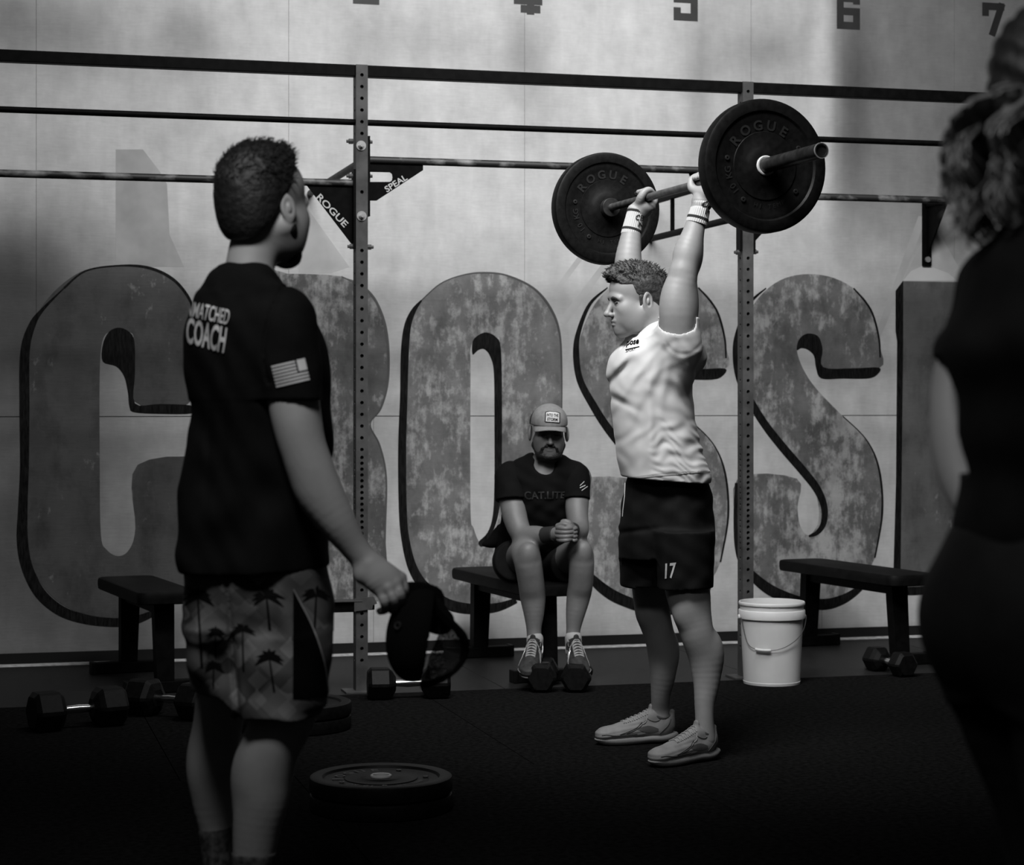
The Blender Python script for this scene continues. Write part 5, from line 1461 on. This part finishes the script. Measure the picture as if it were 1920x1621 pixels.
# wrist wraps
for a, b, r in ((ra[4] * .35 + ra[5] * .65, ra[6] * .8 + ra[5] * .2, rs(15.5)), (lb[5], lb[6], rs(14.5))):
    W2 = Shape(); W2.cone(a, b, r, r * .93, 0); d_ = unit(np.array(b) - np.array(a)); W2.plane(b, d_, 0); W2.plane(a, -d_, 0)
    S_.part('wrist_wrap', W2, M['strap'], np.minimum(a, b) - .06, np.maximum(a, b) + .06, .003)
# socks and shoes on the dumbbells
mats_s = (M['sd_upper'], M['sd_sole'], M['zinc'], M['sock'])
for xy, ang in (((1003, 1200), 262), ((1075, 1198), 278)):
    p = q(xy[0], xy[1], -.28)
    so_ = Shape(); so_.cone(p + np.array((0, 0, .004)), p + np.array((0, 0, -.02)), rs(15.5), rs(15), 0); S_.part('sock', so_, M['sock'], p - .08, p + .08, .004)
    shoe(S_, (p[0], p[1]), ang, .118, mats_s, .285, pitch=17, label='dark running shoe with striped sole')
# ================================================================ THE COACH
DC = 4.30
C_ = Person('standing man seen from behind in a black t-shirt and patterned shorts', P(470, 1845, 4.30))
q = lambda px, py, dd=0.0: P(px, py, DC + dd)
rc = lambda px, dd=0.0: px * (DC + dd) / F_PX
zz = lambda py: P(0, py, DC)[2]
B = Shape()
B.loft([(zz(1120), q(480, 0)[0], DC, .135, .15), (zz(1040), q(478, 0)[0], DC, .135, .15), (zz(850), q(478, 0)[0], DC, .12, .14), (zz(660), q(475, 0)[0], DC, .12, .16), (zz(570), q(468, 0)[0], DC, .09, .15)], 0, .04)
# neck and trapezius
B.chain([q(470, 560, 0), q(468, 510, 0), q(476, 465, .005), q(486, 430, .01)], [rc(60), rc(47), rc(46), rc(48)], .03)
# right arm, hanging forward a little
ra = [q(528, 600, -.13), q(538, 680, -.155), q(549, 760, -.165), q(566, 830, -.17), q(582, 880, -.165), q(600, 925, -.16), q(632, 978, -.16), q(660, 1020, -.155), q(682, 1048, -.15)]
B.chain(ra, [rc(52), rc(49), rc(43.5), rc(42), rc(43), rc(43), rc(34), rc(26), rc(23.5)], .03)
B.ball(q(560, 775, -.165), (rc(32), rc(40), rc(70)), .03); 
# hand: back of the hand towards the camera, fingers dropping over the brim
wr = q(684, 1052, -.15)
kn = [q(751, 1083, -.140), q(742, 1093, -.158), q(728, 1102, -.168), q(713, 1108, -.165)]
for k_ in range(3): B.chain([q(694 + 2 * k_, 1058 + 3 * k_, -.150), kn[k_]], [rc(19), rc(11.5)], .015)
B.chain([q(686, 1066, -.155), q(700, 1090, -.165), kn[3]], [rc(19), rc(17), rc(11)], .015)
B.ball(q(714, 1080, -.155), (rc(32), rc(15), rc(22)), .02, R=[unit((1, 0, -.5)), (0, 1, 0), unit((.5, 0, 1))])
for c_ in kn: B.ball(c_ + np.array((0, -.006, .001)), rc(8.5), .006)
B.ball(q(676, 1078, -.165), (rc(12), rc(12), rc(13)), .015)
tips = [[q(758, 1103, -.150), q(759, 1121, -.130), q(752, 1130, -.105)], [q(751, 1113, -.170), q(753, 1131, -.150), q(746, 1138, -.120)], [q(737, 1122, -.178), q(740, 1139, -.158), q(733, 1144, -.125)], [q(720, 1127, -.176), q(722, 1142, -.158), q(712, 1146, -.13)]]
for c_, t_ in zip(kn, tips): B.chain([c_] + t_, [rc(10), rc(8.6), rc(8.0), rc(7.0)], .004)
B.chain([q(700, 1075, -.12), q(728, 1100, -.095), q(745, 1118, -.088), q(752, 1128, -.092)], [rc(14), rc(11), rc(9.5), rc(8)], .01)
# left arm, mostly hidden by the chest
la = [q(470, 600, .17), q(520, 680, .22), q(560, 770, .24), q(580, 850, .22), q(560, 900, .15)]
B.chain(la, [rc(48), rc(46), rc(42), rc(38), rc(26)], .03)
lh = la[-1]
for i in range(4): B.chain([lh + np.array((.0, -.02, .02 - .016 * i)), lh + np.array((-.02, -.05, .022 - .017 * i)), lh + np.array((-.035, -.06, .018 - .016 * i))], [.011, .0095, .008], .004)
B.chain([lh, lh + np.array((-.01, -.03, .03)), lh + np.array((-.02, -.05, .045))], [.015, .012, .009], .006)
# legs: the near one lit, knees soft, calves full at the back
nl = [q(535, 1160, -.08), q(538, 1240, -.09), q(541, 1300, -.10), q(530, 1350, -.10), q(506, 1400, -.11), q(493, 1450, -.11), q(489, 1500, -.11), q(480, 1560, -.11), q(474, 1620, -.11), q(472, 1690, -.11), q(472, 1770, -.11)]
B.chain(nl, [rc(72), rc(68), rc(62), rc(56), rc(54), rc(54), rc(50), rc(42.5), rc(36), rc(31), rc(33)], .03)
B.ball(q(478, 1460, -.08), (rc(38), rc(44), rc(70)), .03)
fg = [q(440, 1160, .12), q(425, 1240, .12), q(417, 1290, .12), q(411, 1340, .12), q(402, 1400, .12), q(397, 1450, .12), q(398, 1500, .12), q(404, 1560, .12), q(409, 1620, .12), q(410, 1690, .12), q(410, 1770, .12)]
B.chain(fg, [rc(66), rc(58), rc(50), rc(48), rc(46), rc(43), rc(39), rc(30), rc(27), rc(26), rc(30)], .03)
B.ball(q(388, 1430, .12), (rc(32), rc(36), rc(60)), .03)
HG3, HR3 = put_head(B, q(494, 390, .02), (.56, .83, .02), (-.04, -.03, 1), 1.02, wide=1.02)
lo = (P(325, 0, DC)[0], DC - .40, .04); hi = (P(775, 0, DC)[0], DC + .42, zz(245))
c3 = HG3(0, 0, 0)
det = [(c3 - np.array((.14, .14, .15)), c3 + np.array((.15, .16, .16)), .0026), (q(660, 1160, -.26), q(775, 1035, -.05), .0024)]
C_.part('body', B, M['skin_c'], lo, hi, .006, det)
# t-shirt
T3 = Shape()
def row3(py, a, b, dep, dd=0.0): return (zz(py), (P(a, py, DC)[0] + P(b, py, DC)[0]) / 2, DC + dd, (P(b, py, DC)[0] - P(a, py, DC)[0]) / 2, dep)
T3.loft([row3(1075, 344, 615, .197), (row3(1040, 338, 614, .195)), row3(990, 335, 613, .19), row3(920, 337, 612, .175), row3(860, 350, 612, .17), row3(800, 359, 612, .17), row3(745, 357, 609, .18), row3(680, 348, 606, .19), row3(630, 350, 592, .195), row3(590, 358, 560, .19), row3(550, 375, 535, .16), row3(515, 396, 518, .12), row3(497, 412, 506, .085)], 0, .03, 2.35)
T3.chain([q(500, 575, -.10), q(528, 612, -.135), q(540, 670, -.150), q(545, 704, -.155)], [rc(44), rc(58), rc(55), rc(51)], .03)
T3.chain([q(478, 560, .10), q(500, 610, .17), q(548, 690, .22), q(566, 760, .24)], [rc(46), rc(54), rc(52), rc(47)], .05)
T3.chain([q(560, 620, 0), q(577, 680, .02), q(580, 760, .02), q(582, 840, .02)], [rc(34), rc(32), rc(30), rc(28)], .05)
T3.under(B, .010, (P(330,0,DC)[0], -9, zz(752)), (P(618,0,DC)[0], 9, zz(530)))
def sf3(X, Y, Z):
    px = 960 + F_PX * X / Y; py = HORIZON - (Z - CAM_Z) * F_PX / Y
    g = lambda v, w_: np.exp(-(v / w_) ** 2)
    f = .004 * np.sin(px * .045 + py * .012 + 1.5 * np.sin(py * .02)) * np.clip((py - 640) / 80, 0, 1)
    f = f + .005 * g(px - 392 + (py - 800) * .03, 7) * g(py - 800, 110) + .005 * g(px - 420, 9) * g(py - 760, 120)
    f = f + .004 * np.sin((py - px * .45) * .055 + 1.2 * np.sin(px * .03)) * np.clip((py - 830) / 80, 0, 1) * np.clip((580 - px) / 80, 0, 1)
    f = f + .006 * g(np.hypot(px - 585, (py - 640) * .62) - 88 - 6 * np.sin(py * .02), 3.2) * (px < 560) * (py < 720) * (Y < DC)      # sleeve seam
    f = f + .0016 * np.sin(px * .09 - py * .07 + 2 * np.sin(px * .03))
    return f
T3.disp(sf3)
T3.plane(q(480, 1064, 0), (.03, 0, -1), .003)
T3.ball(q(462, 480, 0), (rc(58), .080, rc(26)), .006, 's')
def cb(px, py, dd): pass
sh3 = C_.part('shirt', T3, M['cloth_b'], (P(322, 0, DC)[0], DC - .30, zz(1080)), (P(640, 0, DC)[0], DC + .36, zz(485)), .0048)
trs = C_.tree(['shirt'])
C_.decal(text_geo('UNMATCHED', .01, .25), [(340, 590), (428, 609), (433, 581), (346, 562)], None, 'back_lettering', M['white_print'], sh3, tree=trs, lift=.002)
C_.decal(text_geo('COACH', .025, .3), [(350, 643), (420, 662), (427, 614), (353, 594)], None, 'back_lettering', M['white_print'], sh3, tree=trs, lift=.002)
# flag on the sleeve: canton towards the front
def flag_pt(u, v):      # u 0..1 left-right, v 0..1 top-bottom
    tl, tr_, br, bl_ = (509, 686), (571, 672), (580, 712), (519, 726)
    return tuple(np.array(tl) * (1 - u) * (1 - v) + np.array(tr_) * u * (1 - v) + np.array(br) * u * v + np.array(bl_) * (1 - u) * v)
for k in range(7):
    v0, v1 = k / 6.55, k / 6.55 + .085
    u1 = .70 if k < 4 else 1.0
    C_.decal(*px_geo([flag_pt(0, v0), flag_pt(u1, v0), flag_pt(u1, v1), flag_pt(0, v1)], 7), None, 'flag_stripe', M['white_print'], sh3, tree=trs, lift=.002)
C_.decal(*px_geo([flag_pt(.75, -.02), flag_pt(1.0, -.02), flag_pt(1.0, .52), flag_pt(.75, .52)], 7), None, 'flag_canton', M['white_print'], sh3, tree=trs, lift=.002)
cq = Shape()

# patterned shorts
pm = bpy.data.materials.new('patterned_cloth'); pm.use_nodes = True; nt = pm.node_tree; bs = nt.nodes['Principled BSDF']; bs.inputs['Roughness'].default_value = .85
tc = nt.nodes.new('ShaderNodeTexCoord')
def chk(scale, rot, off):
    mp = nt.nodes.new('ShaderNodeMapping'); mp.inputs['Rotation'].default_value = (0, math.radians(rot), 0); mp.inputs['Location'].default_value = off
    vo = nt.nodes.new('ShaderNodeTexVoronoi'); vo.distance = 'CHEBYCHEV'; vo.inputs['Scale'].default_value = scale; vo.inputs['Randomness'].default_value = .25
    fl_ = nt.nodes.new('ShaderNodeVectorMath'); fl_.operation = 'MULTIPLY'; fl_.inputs[1].default_value = (1, .15, 1)
    nt.links.new(tc.outputs['Object'], fl_.inputs[0]); nt.links.new(fl_.outputs[0], mp.inputs[0]); nt.links.new(mp.outputs[0], vo.inputs['Vector'])
    sp = nt.nodes.new('ShaderNodeSeparateColor'); nt.links.new(vo.outputs['Color'], sp.inputs[0]); return sp.outputs[0]
a1, a2 = chk(15, 45, (.1, 0, .2)), chk(34, 45, (.4, 0, .1))
nz = nt.nodes.new('ShaderNodeTexNoise'); nz.inputs['Scale'].default_value = 9; nt.links.new(tc.outputs['Object'], nz.inputs['Vector'])
def m2(op, x, y):
    n = nt.nodes.new('ShaderNodeMath'); n.operation = op
    for i, v in enumerate((x, y)):
        if isinstance(v, (int, float)): n.inputs[i].default_value = v
        else: nt.links.new(v, n.inputs[i])
    return n.outputs[0]
v = m2('ADD', m2('MULTIPLY', m2('POWER', a1, 2.0), .16), m2('MULTIPLY', m2('POWER', a2, 7.0), .22))
v = m2('ADD', v, m2('MULTIPLY', m2('POWER', nz.outputs[0], 5.0), .9)); v = m2('MULTIPLY', m2('ADD', v, .010), .55)
cbn = nt.nodes.new('ShaderNodeCombineColor')
for i in range(3): nt.links.new(v, cbn.inputs[i])
nt.links.new(cbn.outputs[0], bs.inputs['Base Color'])
K3 = Shape()
K3.loft([row3(1175, 348, 622, .17), row3(1120, 345, 622, .175), row3(1060, 347, 617, .175), row3(1040, 352, 612, .17)], 0, .02, 2.3)
K3.loft([row3(1325, 447, 612, .115, -.085), row3(1260, 440, 615, .12, -.08), row3(1180, 432, 619, .125, -.06)], 0, .03, 2.3)
K3.loft([row3(1294, 372, 478, .145, .01), row3(1240, 361, 486, .155, .0), row3(1170, 350, 490, .165, .0)], 0, .03, 2.3)
K3.under(B, .010, (-9, -9, zz(1308)), (9, 9, zz(1060)))
def sk3(X, Y, Z):
    px = 960 + F_PX * X / Y; py = HORIZON - (Z - CAM_Z) * F_PX / Y
    f = .004 * np.sin(px * .05 + py * .02) + .0025 * np.sin(py * .06 - px * .04)
    return f + .008 * np.exp(-((px - 423 - (py - 1070) * .09) / 5) ** 2) * (Y < DC)
K3.disp(sk3)
K3.plane(q(530, 1306, -.10), (-.02, 0, -1), .003, lo=q(436, 1345, -.5), hi=q(640, 1290, .25)); K3.plane(q(420, 1289, .0), (.02, 0, -1), .003, lo=q(330, 1345, -.5), hi=q(445, 1270, .5))
sh = C_.part('shorts', K3, pm, (P(322, 0, DC)[0], DC - .30, zz(1330)), (P(645, 0, DC)[0], DC + .34, zz(1045)), .005, label='shorts printed with diamonds and palm trees')
trk = C_.tree(['shorts'])
M['panel_b'] = mat('black_panel', .003, .9, spec=.03); M['palm'] = mat('palm_print', .006, .9, spec=.05); M['piping'] = mat('piping', .22, .7)
cur = catmull([(549, 1104), (562, 1130), (580, 1165), (596, 1205), (608, 1250), (614, 1300)], 5)
C_.decal(*px_geo([(549, 1308)] + [(549, 1106)] + cur[1:] + [(612, 1308)], 9), None, 'side_panel', M['panel_b'], sh, tree=trk, lift=.0016)
C_.decal(*px_geo([(x - 1.3, y) for x, y in cur] + [(x + 1.6, y) for x, y in cur[::-1]], 7), None, 'piping', M['piping'], sh, tree=trk, lift=.0030)
def palm(cx, cy, s, h, lean=0.0, seed=1):
    rnd = random.Random(seed)
    tr_ = [(cx - s * .05, cy), (cx + s * .05, cy), (cx + s * .07 + lean * h, cy + h), (cx - s * .07 + lean * h, cy + h)]
    C_.decal(*px_geo(tr_, 8), None, 'palm_print', M['palm'], sh, tree=trk, lift=.0013)
    for k in range(9):
        a = math.radians(-200 + 27.5 * k + rnd.uniform(-7, 7)); L = s * rnd.uniform(.75, 1.05)
        tip = (cx + L * math.cos(a), cy + L * math.sin(a) * .72 + s * .22 * abs(math.cos(a)))
        mid = (cx + L * .5 * math.cos(a), cy + L * .52 * math.sin(a) * .8 - s * .05)
        nx, ny = -math.sin(a), math.cos(a)
        w = s * .11
        C_.decal(*px_geo([(cx, cy), (mid[0] + nx * w, mid[1] + ny * w), tip, (mid[0] - nx * w, mid[1] - ny * w)], 9), None, 'palm_print', M['palm'], sh, tree=trk, lift=.0013)
palm(455, 1182, 26, 75, .03, 1); palm(404, 1186, 20, 45, .0, 2); palm(372, 1120, 34, 130, .05, 3); palm(500, 1120, 36, 60, .1, 4); palm(592, 1116, 30, 70, -.05, 5); palm(505, 1235, 30, 60, .15, 6); palm(400, 1250, 24, 36, 0, 7)

# hair
H3 = Shape(); f_, l_, u_ = HR3
def Hb(x, y, z, r, k=.02): H3.ball(HG3(x, y, z), np.array(r) * 1.02, k, 'u', [f_, l_, u_])
Hb(-.016, 0, .048, (.102, .081, .090), .01); Hb(-.052, 0, -.010, (.058, .068, .075), .03); Hb(.030, 0, .095, (.065, .060, .040), .03); Hb(.072, 0, .085, (.036, .048, .028), .02)
H3.disp(lambda X, Y, Z: .0006 * np.sin(X * 170 + Z * 120 + 3 * np.sin(Y * 70)) * np.clip((Z - c3[2]) / .08 + .25, .15, 1) + .0004 * np.sin(Z * 230 - X * 150 + 2 * np.sin(Y * 110)) * np.clip((Z - c3[2]) / .08 + .3, .15, 1))
H3.plane(HG3(.060, 0, .055), f_ * .85 - u_ * .6, .006)
H3.plane(HG3(-.030, 0, .000), f_ * .84 - u_ * .54, .006)
H3.plane(HG3(-.075, 0, -.075), -u_ - f_ * .25, .01)
hr3 = C_.part('hair', H3, M['hair_dark'], c3 - np.array((.16, .16, .13)), c3 + np.array((.17, .17, .18)), .0028, label='short dark hair, cropped at the nape')
vh, qh = C_.bvh['hair']; tb = MB(); cand = [i for i in range(len(vh)) if (vh[i] - c3) @ u_ > .045]
for _ in range(900):
    p = vh[random.choice(cand)]; n = unit(p - HG3(-.01, 0, .02))
    d0 = unit(n * .65 + f_ * .55 - l_ * .15 + u_ * random.uniform(-.2, .4) + l_ * random.uniform(-.3, .3)); L = random.uniform(.010, .022); r0 = random.uniform(.0007, .0013)
    tb.tube([p - n * .003, p + d0 * L * .5, p + d0 * L - n * L * .3], [r0, r0 * .8, .0003], 4, False)
C_.mb(tb, 'hair_tufts', M['hair_dark'], hr3)['kind'] = 'stuff'
# stubble-dark beard along the jaw
b3 = Shape()
for s_ in (1, -1):
    b3.cone(HG3(.004, .062 * s_, -.045), HG3(.050, .034 * s_, -.098), .0185, .020, .012)
b3.ball(HG3(.072, 0, -.102), np.array((.026, .034, .023)), .012, 'u', [f_, l_, u_])
C_.part('beard', b3, M['hair_dark'], c3 - np.array((.16, .16, .15)), c3 + np.array((.17, .17, .02)), .0028, label='dark beard along the jaw')
# socks
sk_m = mat('patterned_sock', .012, .9, 1.0, 70, v2=.09)
for nm, ch, y0 in (('sock', nl, 1575), ('sock', fg, 1560)):
    s3 = Shape(); pts = ch[-4:]
    rr_ = [rc(45), rc(38.5), rc(33.5), rc(34)] if ch is nl else [rc(32.5), rc(29.5), rc(28.5), rc(31)]
    s3.chain(pts, rr_, 0); s3.plane(P(460, y0, DC), (0, 0, 1), .002)
    C_.part('sock', s3, sk_m, np.min(pts, 0) - .07, np.max(pts, 0) + .07, .005)
mats_c = (M['sd_upper'], M['sd_sole'], M['sh_panel'], M['sd_dark'])
shoe(C_, nl[-1][:2], 35, .002, mats_c, .30, label='dark training shoe, nearer the camera'); shoe(C_, fg[-1][:2], 42, .002, mats_c, .30, label='dark training shoe, farther from the camera')

# ================================================================ CAP HANGING FROM THE COACH'S HAND
DK = DC - .13
kq = lambda px, py, dd=0.0: P(px, py, DK + dd)
kb = kq(790, 1200)
cp3 = thing('baseball_cap', 'black baseball cap hanging by its brim from the coach\'s hand', 'cap', C2W(kb), -YAW)
def cap_part(nm, sh_, m, parent=None, h=.003):
    V, Q = sh_.mesh(kq(700, 1300, -.14), kq(890, 1075, .14), h); return solid(nm, V, Q, m, parent or cp3, kb)
cr = Shape()
ax_ = unit((.93, .30, -.22)); R_ = [unit((.28, -.10, -1)), unit((.15, 1, 0)), ax_]
R_[1] = unit(np.cross(R_[2], R_[0])); R_[0] = unit(np.cross(R_[1], R_[2]))
cr.ball(kq(783, 1188), (rc(88), .078, rc(56)), .01, 'u', R_)
cr.ball(kq(798, 1190), (rc(80), .071, rc(52)), .006, 's', R_)
cr.plane(kq(832, 1190), ax_, .004)
cr.ball(kq(838, 1222), (rc(40), .05, rc(34)), .004, 's', R_)
crown = cap_part('crown', cr, M['cap_black'])
st = MB(); sp = catmull([kq(818, 1140, -.02), kq(846, 1168, -.01), kq(869, 1195, 0), kq(870, 1228, .02), kq(850, 1258, .03), kq(815, 1278, .03), kq(790, 1282, .02)], 6)
vs = []
for i, p in enumerate(sp):
    p = np.array(p); t = unit(np.array(sp[min(i + 1, len(sp) - 1)]) - np.array(sp[max(i - 1, 0)])); wv = unit((.25, 1, .1)); nv = unit(np.cross(t, wv))
    for a, b in ((-1, -1), (1, -1), (1, 1), (-1, 1)): vs.append(tuple(p + wv * .008 * a + nv * .0065 * b - kb))
n = len(sp); fs = [(4 * i + a, 4 * i + (a + 1) % 4, 4 * i + 4 + (a + 1) % 4, 4 * i + 4 + a) for i in range(n - 1) for a in range(4)] + [(0, 1, 2, 3), (4 * n - 4, 4 * n - 3, 4 * n - 2, 4 * n - 1)]
st.add(vs, fs).build('back_strap', M['cap_black'], cp3, True)
br = Shape()
br.chain([kq(742, 1122, .0), kq(775, 1118, .0), kq(805, 1122, .0)], [rc(26), rc(30), rc(28)], .02, flat=(unit((-.1, 1, .25)), .16))
br.chain([kq(770, 1150, -.01), kq(800, 1150, 0), kq(826, 1165, .0)], [rc(30), rc(34), rc(26)], .02, flat=(unit((-.1, 1, .25)), .3))
cap_part('brim', br, M['cap_black'])
mp_ = bpy.data.materials.new('cap_mesh'); mp_.use_nodes = True; n_t = mp_.node_tree; b_s = n_t.nodes['Principled BSDF']
b_s.inputs['Base Color'].default_value = (.012, .012, .012, 1); b_s.inputs['Roughness'].default_value = .8
vr = n_t.nodes.new('ShaderNodeTexVoronoi'); vr.inputs['Scale'].default_value = 500; tcc = n_t.nodes.new('ShaderNodeTexCoord'); n_t.links.new(tcc.outputs['Object'], vr.inputs['Vector'])
mr = n_t.nodes.new('ShaderNodeMapRange'); mr.inputs[1].default_value = .28; mr.inputs[2].default_value = .34; mr.inputs[3].default_value = 0; mr.inputs[4].default_value = 1
n_t.links.new(vr.outputs['Distance'], mr.inputs[0]); n_t.links.new(mr.outputs[0], b_s.inputs['Alpha'])
mpts = [kq(822, 1150, -.01), kq(846, 1170, -.005), kq(868, 1196, 0), kq(869, 1228, .015), kq(849, 1257, .02), kq(815, 1275, .02), kq(795, 1272, .01), kq(805, 1230, -.01), kq(822, 1190, -.012)]
mc = np.mean(mpts, 0) + np.array((0, .01, 0)); mm = MB(); mm.add([tuple(p - kb) for p in mpts] + [tuple(mc - kb)], [(i, (i + 1) % 9, 9) for i in range(9)])
mm.build('mesh_panel', mp_, cp3)
by = MB(); T = frame_to(tuple(kq(745, 1172, -.060) - kb), (-.45, -.9, .1))
by.lathe([(.004, 0), (.0075, .0008), (.0082, -.0005), (.0082, -.004)], 14, T).build('eyelet', M['print_dim'], crown, True)
# ================================================================ THE WOMAN AT THE RIGHT EDGE
DW = 2.45
W_ = Person('woman with a wavy ponytail in black sportswear at the right edge, seen from behind', P(1960, 1900, DW))
q = lambda px, py, dd=0.0: P(px, py, DW + dd)
rw = lambda px: px * DW / F_PX
zz = lambda py: P(0, py, DW)[2]
B = Shape()
B.chain([q(1975, 480, 0), q(1965, 400, .0), q(1970, 330, .02)], [rw(75), rw(68), rw(72)], .03)
B.loft([(zz(1200), q(1950, 0)[0], DW, rw(140), .12), (zz(950), q(1955, 0)[0], DW, rw(110), .10), (zz(700), q(1950, 0)[0], DW, rw(120), .11), (zz(500), q(1955, 0)[0], DW, rw(85), .10)], 0, .04)
arm = [q(1915, 500, .10), q(1850, 600, .15), q(1806, 700, .17), q(1796, 800, .15), q(1803, 880, .13), q(1830, 950, .10), q(1880, 990, .06), q(1930, 1000, .02)]
B.chain(arm, [rw(66), rw(60), rw(58), rw(56), rw(50), rw(40), rw(34), rw(28)], .03)
hd = q(1950, 1005, 0)
for i in range(4): B.chain([hd + np.array((.0, .01, .025 - .016 * i)), hd + np.array((.04, -.01, .024 - .016 * i)), hd + np.array((.068, -.035, .018 - .015 * i))], [.010, .009, .007], .004)
B.chain([hd, hd + np.array((.02, -.02, .04)), hd + np.array((.035, -.035, .05))], [.015, .011, .008], .006)
a2 = [q(2010, 500, -.14), q(2030, 640, -.18), q(2040, 780, -.18), q(2060, 900, -.20), q(2090, 990, -.25)]
B.chain(a2, [rw(62), rw(58), rw(52), rw(40), rw(30)], .03)
h2 = a2[-1]
for i in range(4): B.chain([h2 + np.array((.012 * i, 0, 0)), h2 + np.array((.012 * i, -.01, -.05)), h2 + np.array((.012 * i, -.02, -.08))], [.010, .009, .007], .004)
B.chain([h2, h2 + np.array((-.02, -.01, -.04))], [.014, .009], .006)
l1 = [q(1905, 1180, .02), q(1935, 1340, .02), q(1972, 1500, .02), q(1990, 1720, .02), q(1990, 2000, .02), q(1985, 2220, .02), q(2000, 2520, .02), q(2000, 2620, .02)]
B.chain(l1, [rw(150), rw(125), rw(100), rw(76), rw(70), rw(68), rw(44), rw(46)], .03)
l2 = [q(2010, 1180, -.10), q(2030, 1400, -.10), q(2040, 1700, -.10), q(2040, 2000, -.10), q(2040, 2600, -.10)]
B.chain(l2, [rw(120), rw(110), rw(78), rw(68), rw(44)], .03)
HGw, HRw = put_head(B, q(2015, 205, .03), (.80, .60, 0), (0, 0, 1), .96)
cw = HGw(0, 0, 0)
W_.part('body', B, M['skin_w'], (P(1725, 0, DW)[0], DW - .40, .03), (P(2190, 0, DW)[0], DW + .36, zz(0) + .06), .006, [(cw - .14, cw + .15, .0035)])
# top: racer-cut sleeve over the shoulder
T4 = Shape()
def row4(py, a, b, dep, dd=0.0): return (zz(py), (P(a, py, DW)[0] + P(b, py, DW)[0]) / 2, DW + dd, (P(b, py, DW)[0] - P(a, py, DW)[0]) / 2, dep)
T4.loft([row4(1010, 1790, 2130, .13), row4(960, 1803, 2110, .13), row4(860, 1806, 2100, .135), row4(770, 1790, 2090, .14), row4(700, 1775, 2085, .15), row4(640, 1770, 2080, .155), row4(560, 1800, 2070, .15), row4(480, 1845, 2050, .13), row4(410, 1890, 2040, .09)], 0, .03, 2.3)
T4.chain([q(1950, 470, .06), q(1880, 560, .11), q(1832, 640, .15), q(1822, 685, .16)], [rw(84), rw(82), rw(74), rw(64)], .03)
T4.plane(q(1820, 690, .1), unit((-.3, 0, -1)), .003, lo=(P(1725,0,DW)[0], DW, zz(860)), hi=q(1795, 660, .4))
T4.disp(lambda X, Y, Z: .004 * np.sin(Z * 60 + X * 25 + np.sin(X * 40)) + .003 * np.sin(X * 80 + Z * 20))
T4.ball(q(1970, 400, 0), (rw(80), .09, rw(50)), .01, 's')
sw = W_.part('top', T4, M['cloth_b'], (P(1725, 0, DW)[0], DW - .24, zz(1030)), (P(2170, 0, DW)[0], DW + .30, zz(370)), .006, label='black fitted top')
# leggings
K4 = Shape()
K4.loft([row4(1300, 1800, 2150, .15), row4(1240, 1760, 2150, .16), row4(1170, 1738, 2145, .165), row4(1100, 1744, 2140, .16), row4(1040, 1768, 2130, .145), row4(985, 1793, 2120, .13)], 0, .03, 2.2)
K4.chain(l1[:7], [r + .006 for r in (rw(150), rw(125), rw(100), rw(76), rw(70), rw(68), rw(44))], .04); K4.chain(l2, [r + .006 for r in (rw(120), rw(110), rw(78), rw(68), rw(44))], .04)
W_.part('leggings', K4, M['short_b'], (P(1715, 0, DW)[0], DW - .30, .07), (P(2200, 0, DW)[0], DW + .34, zz(980)), .007)
# hair: drawn back, a wavy tail falling behind the shoulder
H4 = Shape(); f_, l_, u_ = HRw
H4.ball(HGw(-.016, 0, .046), np.array((.106, .086, .094)) * .98, .02, 'u', [f_, l_, u_]); H4.ball(HGw(-.05, 0, -.01), (.062, .070, .075), .03, 'u', [f_, l_, u_])
H4.plane(HGw(.055, 0, .04), f_ * .85 - u_ * .55, .006)
H4.disp(lambda X, Y, Z: .002 * np.sin(X * 160 + Z * 200))
hw = W_.part('hair', H4, M['hair_dark'], cw - .18, cw + .18, .004, label='dark hair drawn back')
rnd = random.Random(5)
tb = MB(); tie = q(1905, 215, -.03)
for k in range(420):
    lr = random.Random(k % 14); a = lr.uniform(0, 2 * math.pi) + rnd.uniform(-.28, .28); r_ = min(1, lr.random() ** .6 + rnd.uniform(-.14, .14))
    ex, ez = q(1840 + 70 * r_ * math.cos(a) + rnd.uniform(-12, 12), 0)[0], zz(rnd.uniform(330, 462) + 12 * math.sin(a))
    ey = DW - .03 + .05 * r_ * math.sin(a)
    mx = q(1836 + 78 * r_ * math.cos(a), 0)[0]; mz = zz(255 + 60 * r_ * math.sin(a) + 30)
    P0 = tie + np.array((rnd.uniform(-.012, .012), rnd.uniform(-.012, .012), rnd.uniform(-.012, .012)))
    ez = ez
    pts = [P0, P0 * .45 + np.array((mx, ey, mz + .05)) * .55, np.array((mx, ey, mz)), np.array(((mx + ex) / 2, ey, (mz + ez) / 2)), np.array((ex, ey, ez))]
    c = catmull([tuple(p) for p in pts], 6); lk = k % 14; ph = lk * 1.7 + rnd.uniform(-.25, .25)
    w_ = [np.array(p) + np.array((math.sin(i * .9 + ph), math.cos(i * .8 + ph), 0)) * .013 * min(1, i / 8) for i, p in enumerate(c)]
    n = len(w_); rad = [rnd.uniform(.0035, .0065) * (1 - .85 * (i / (n - 1)) ** 3) for i in range(n)]
    rad0 = rnd.uniform(.0016, .0034); rad = [rad0 * (1 - .85 * (i / (n - 1)) ** 3) for i in range(n)]
    tb.tube([tuple(p) for p in w_], rad, 6, False)
W_.mb(tb, 'ponytail', M['hair_w'], hw, label='lighter wavy ponytail')['kind'] = 'stuff'
shoe(W_, l1[-1][:2], 20, .002, mats_c, .26); shoe(W_, l2[-1][:2], 10, .002, mats_c, .26)
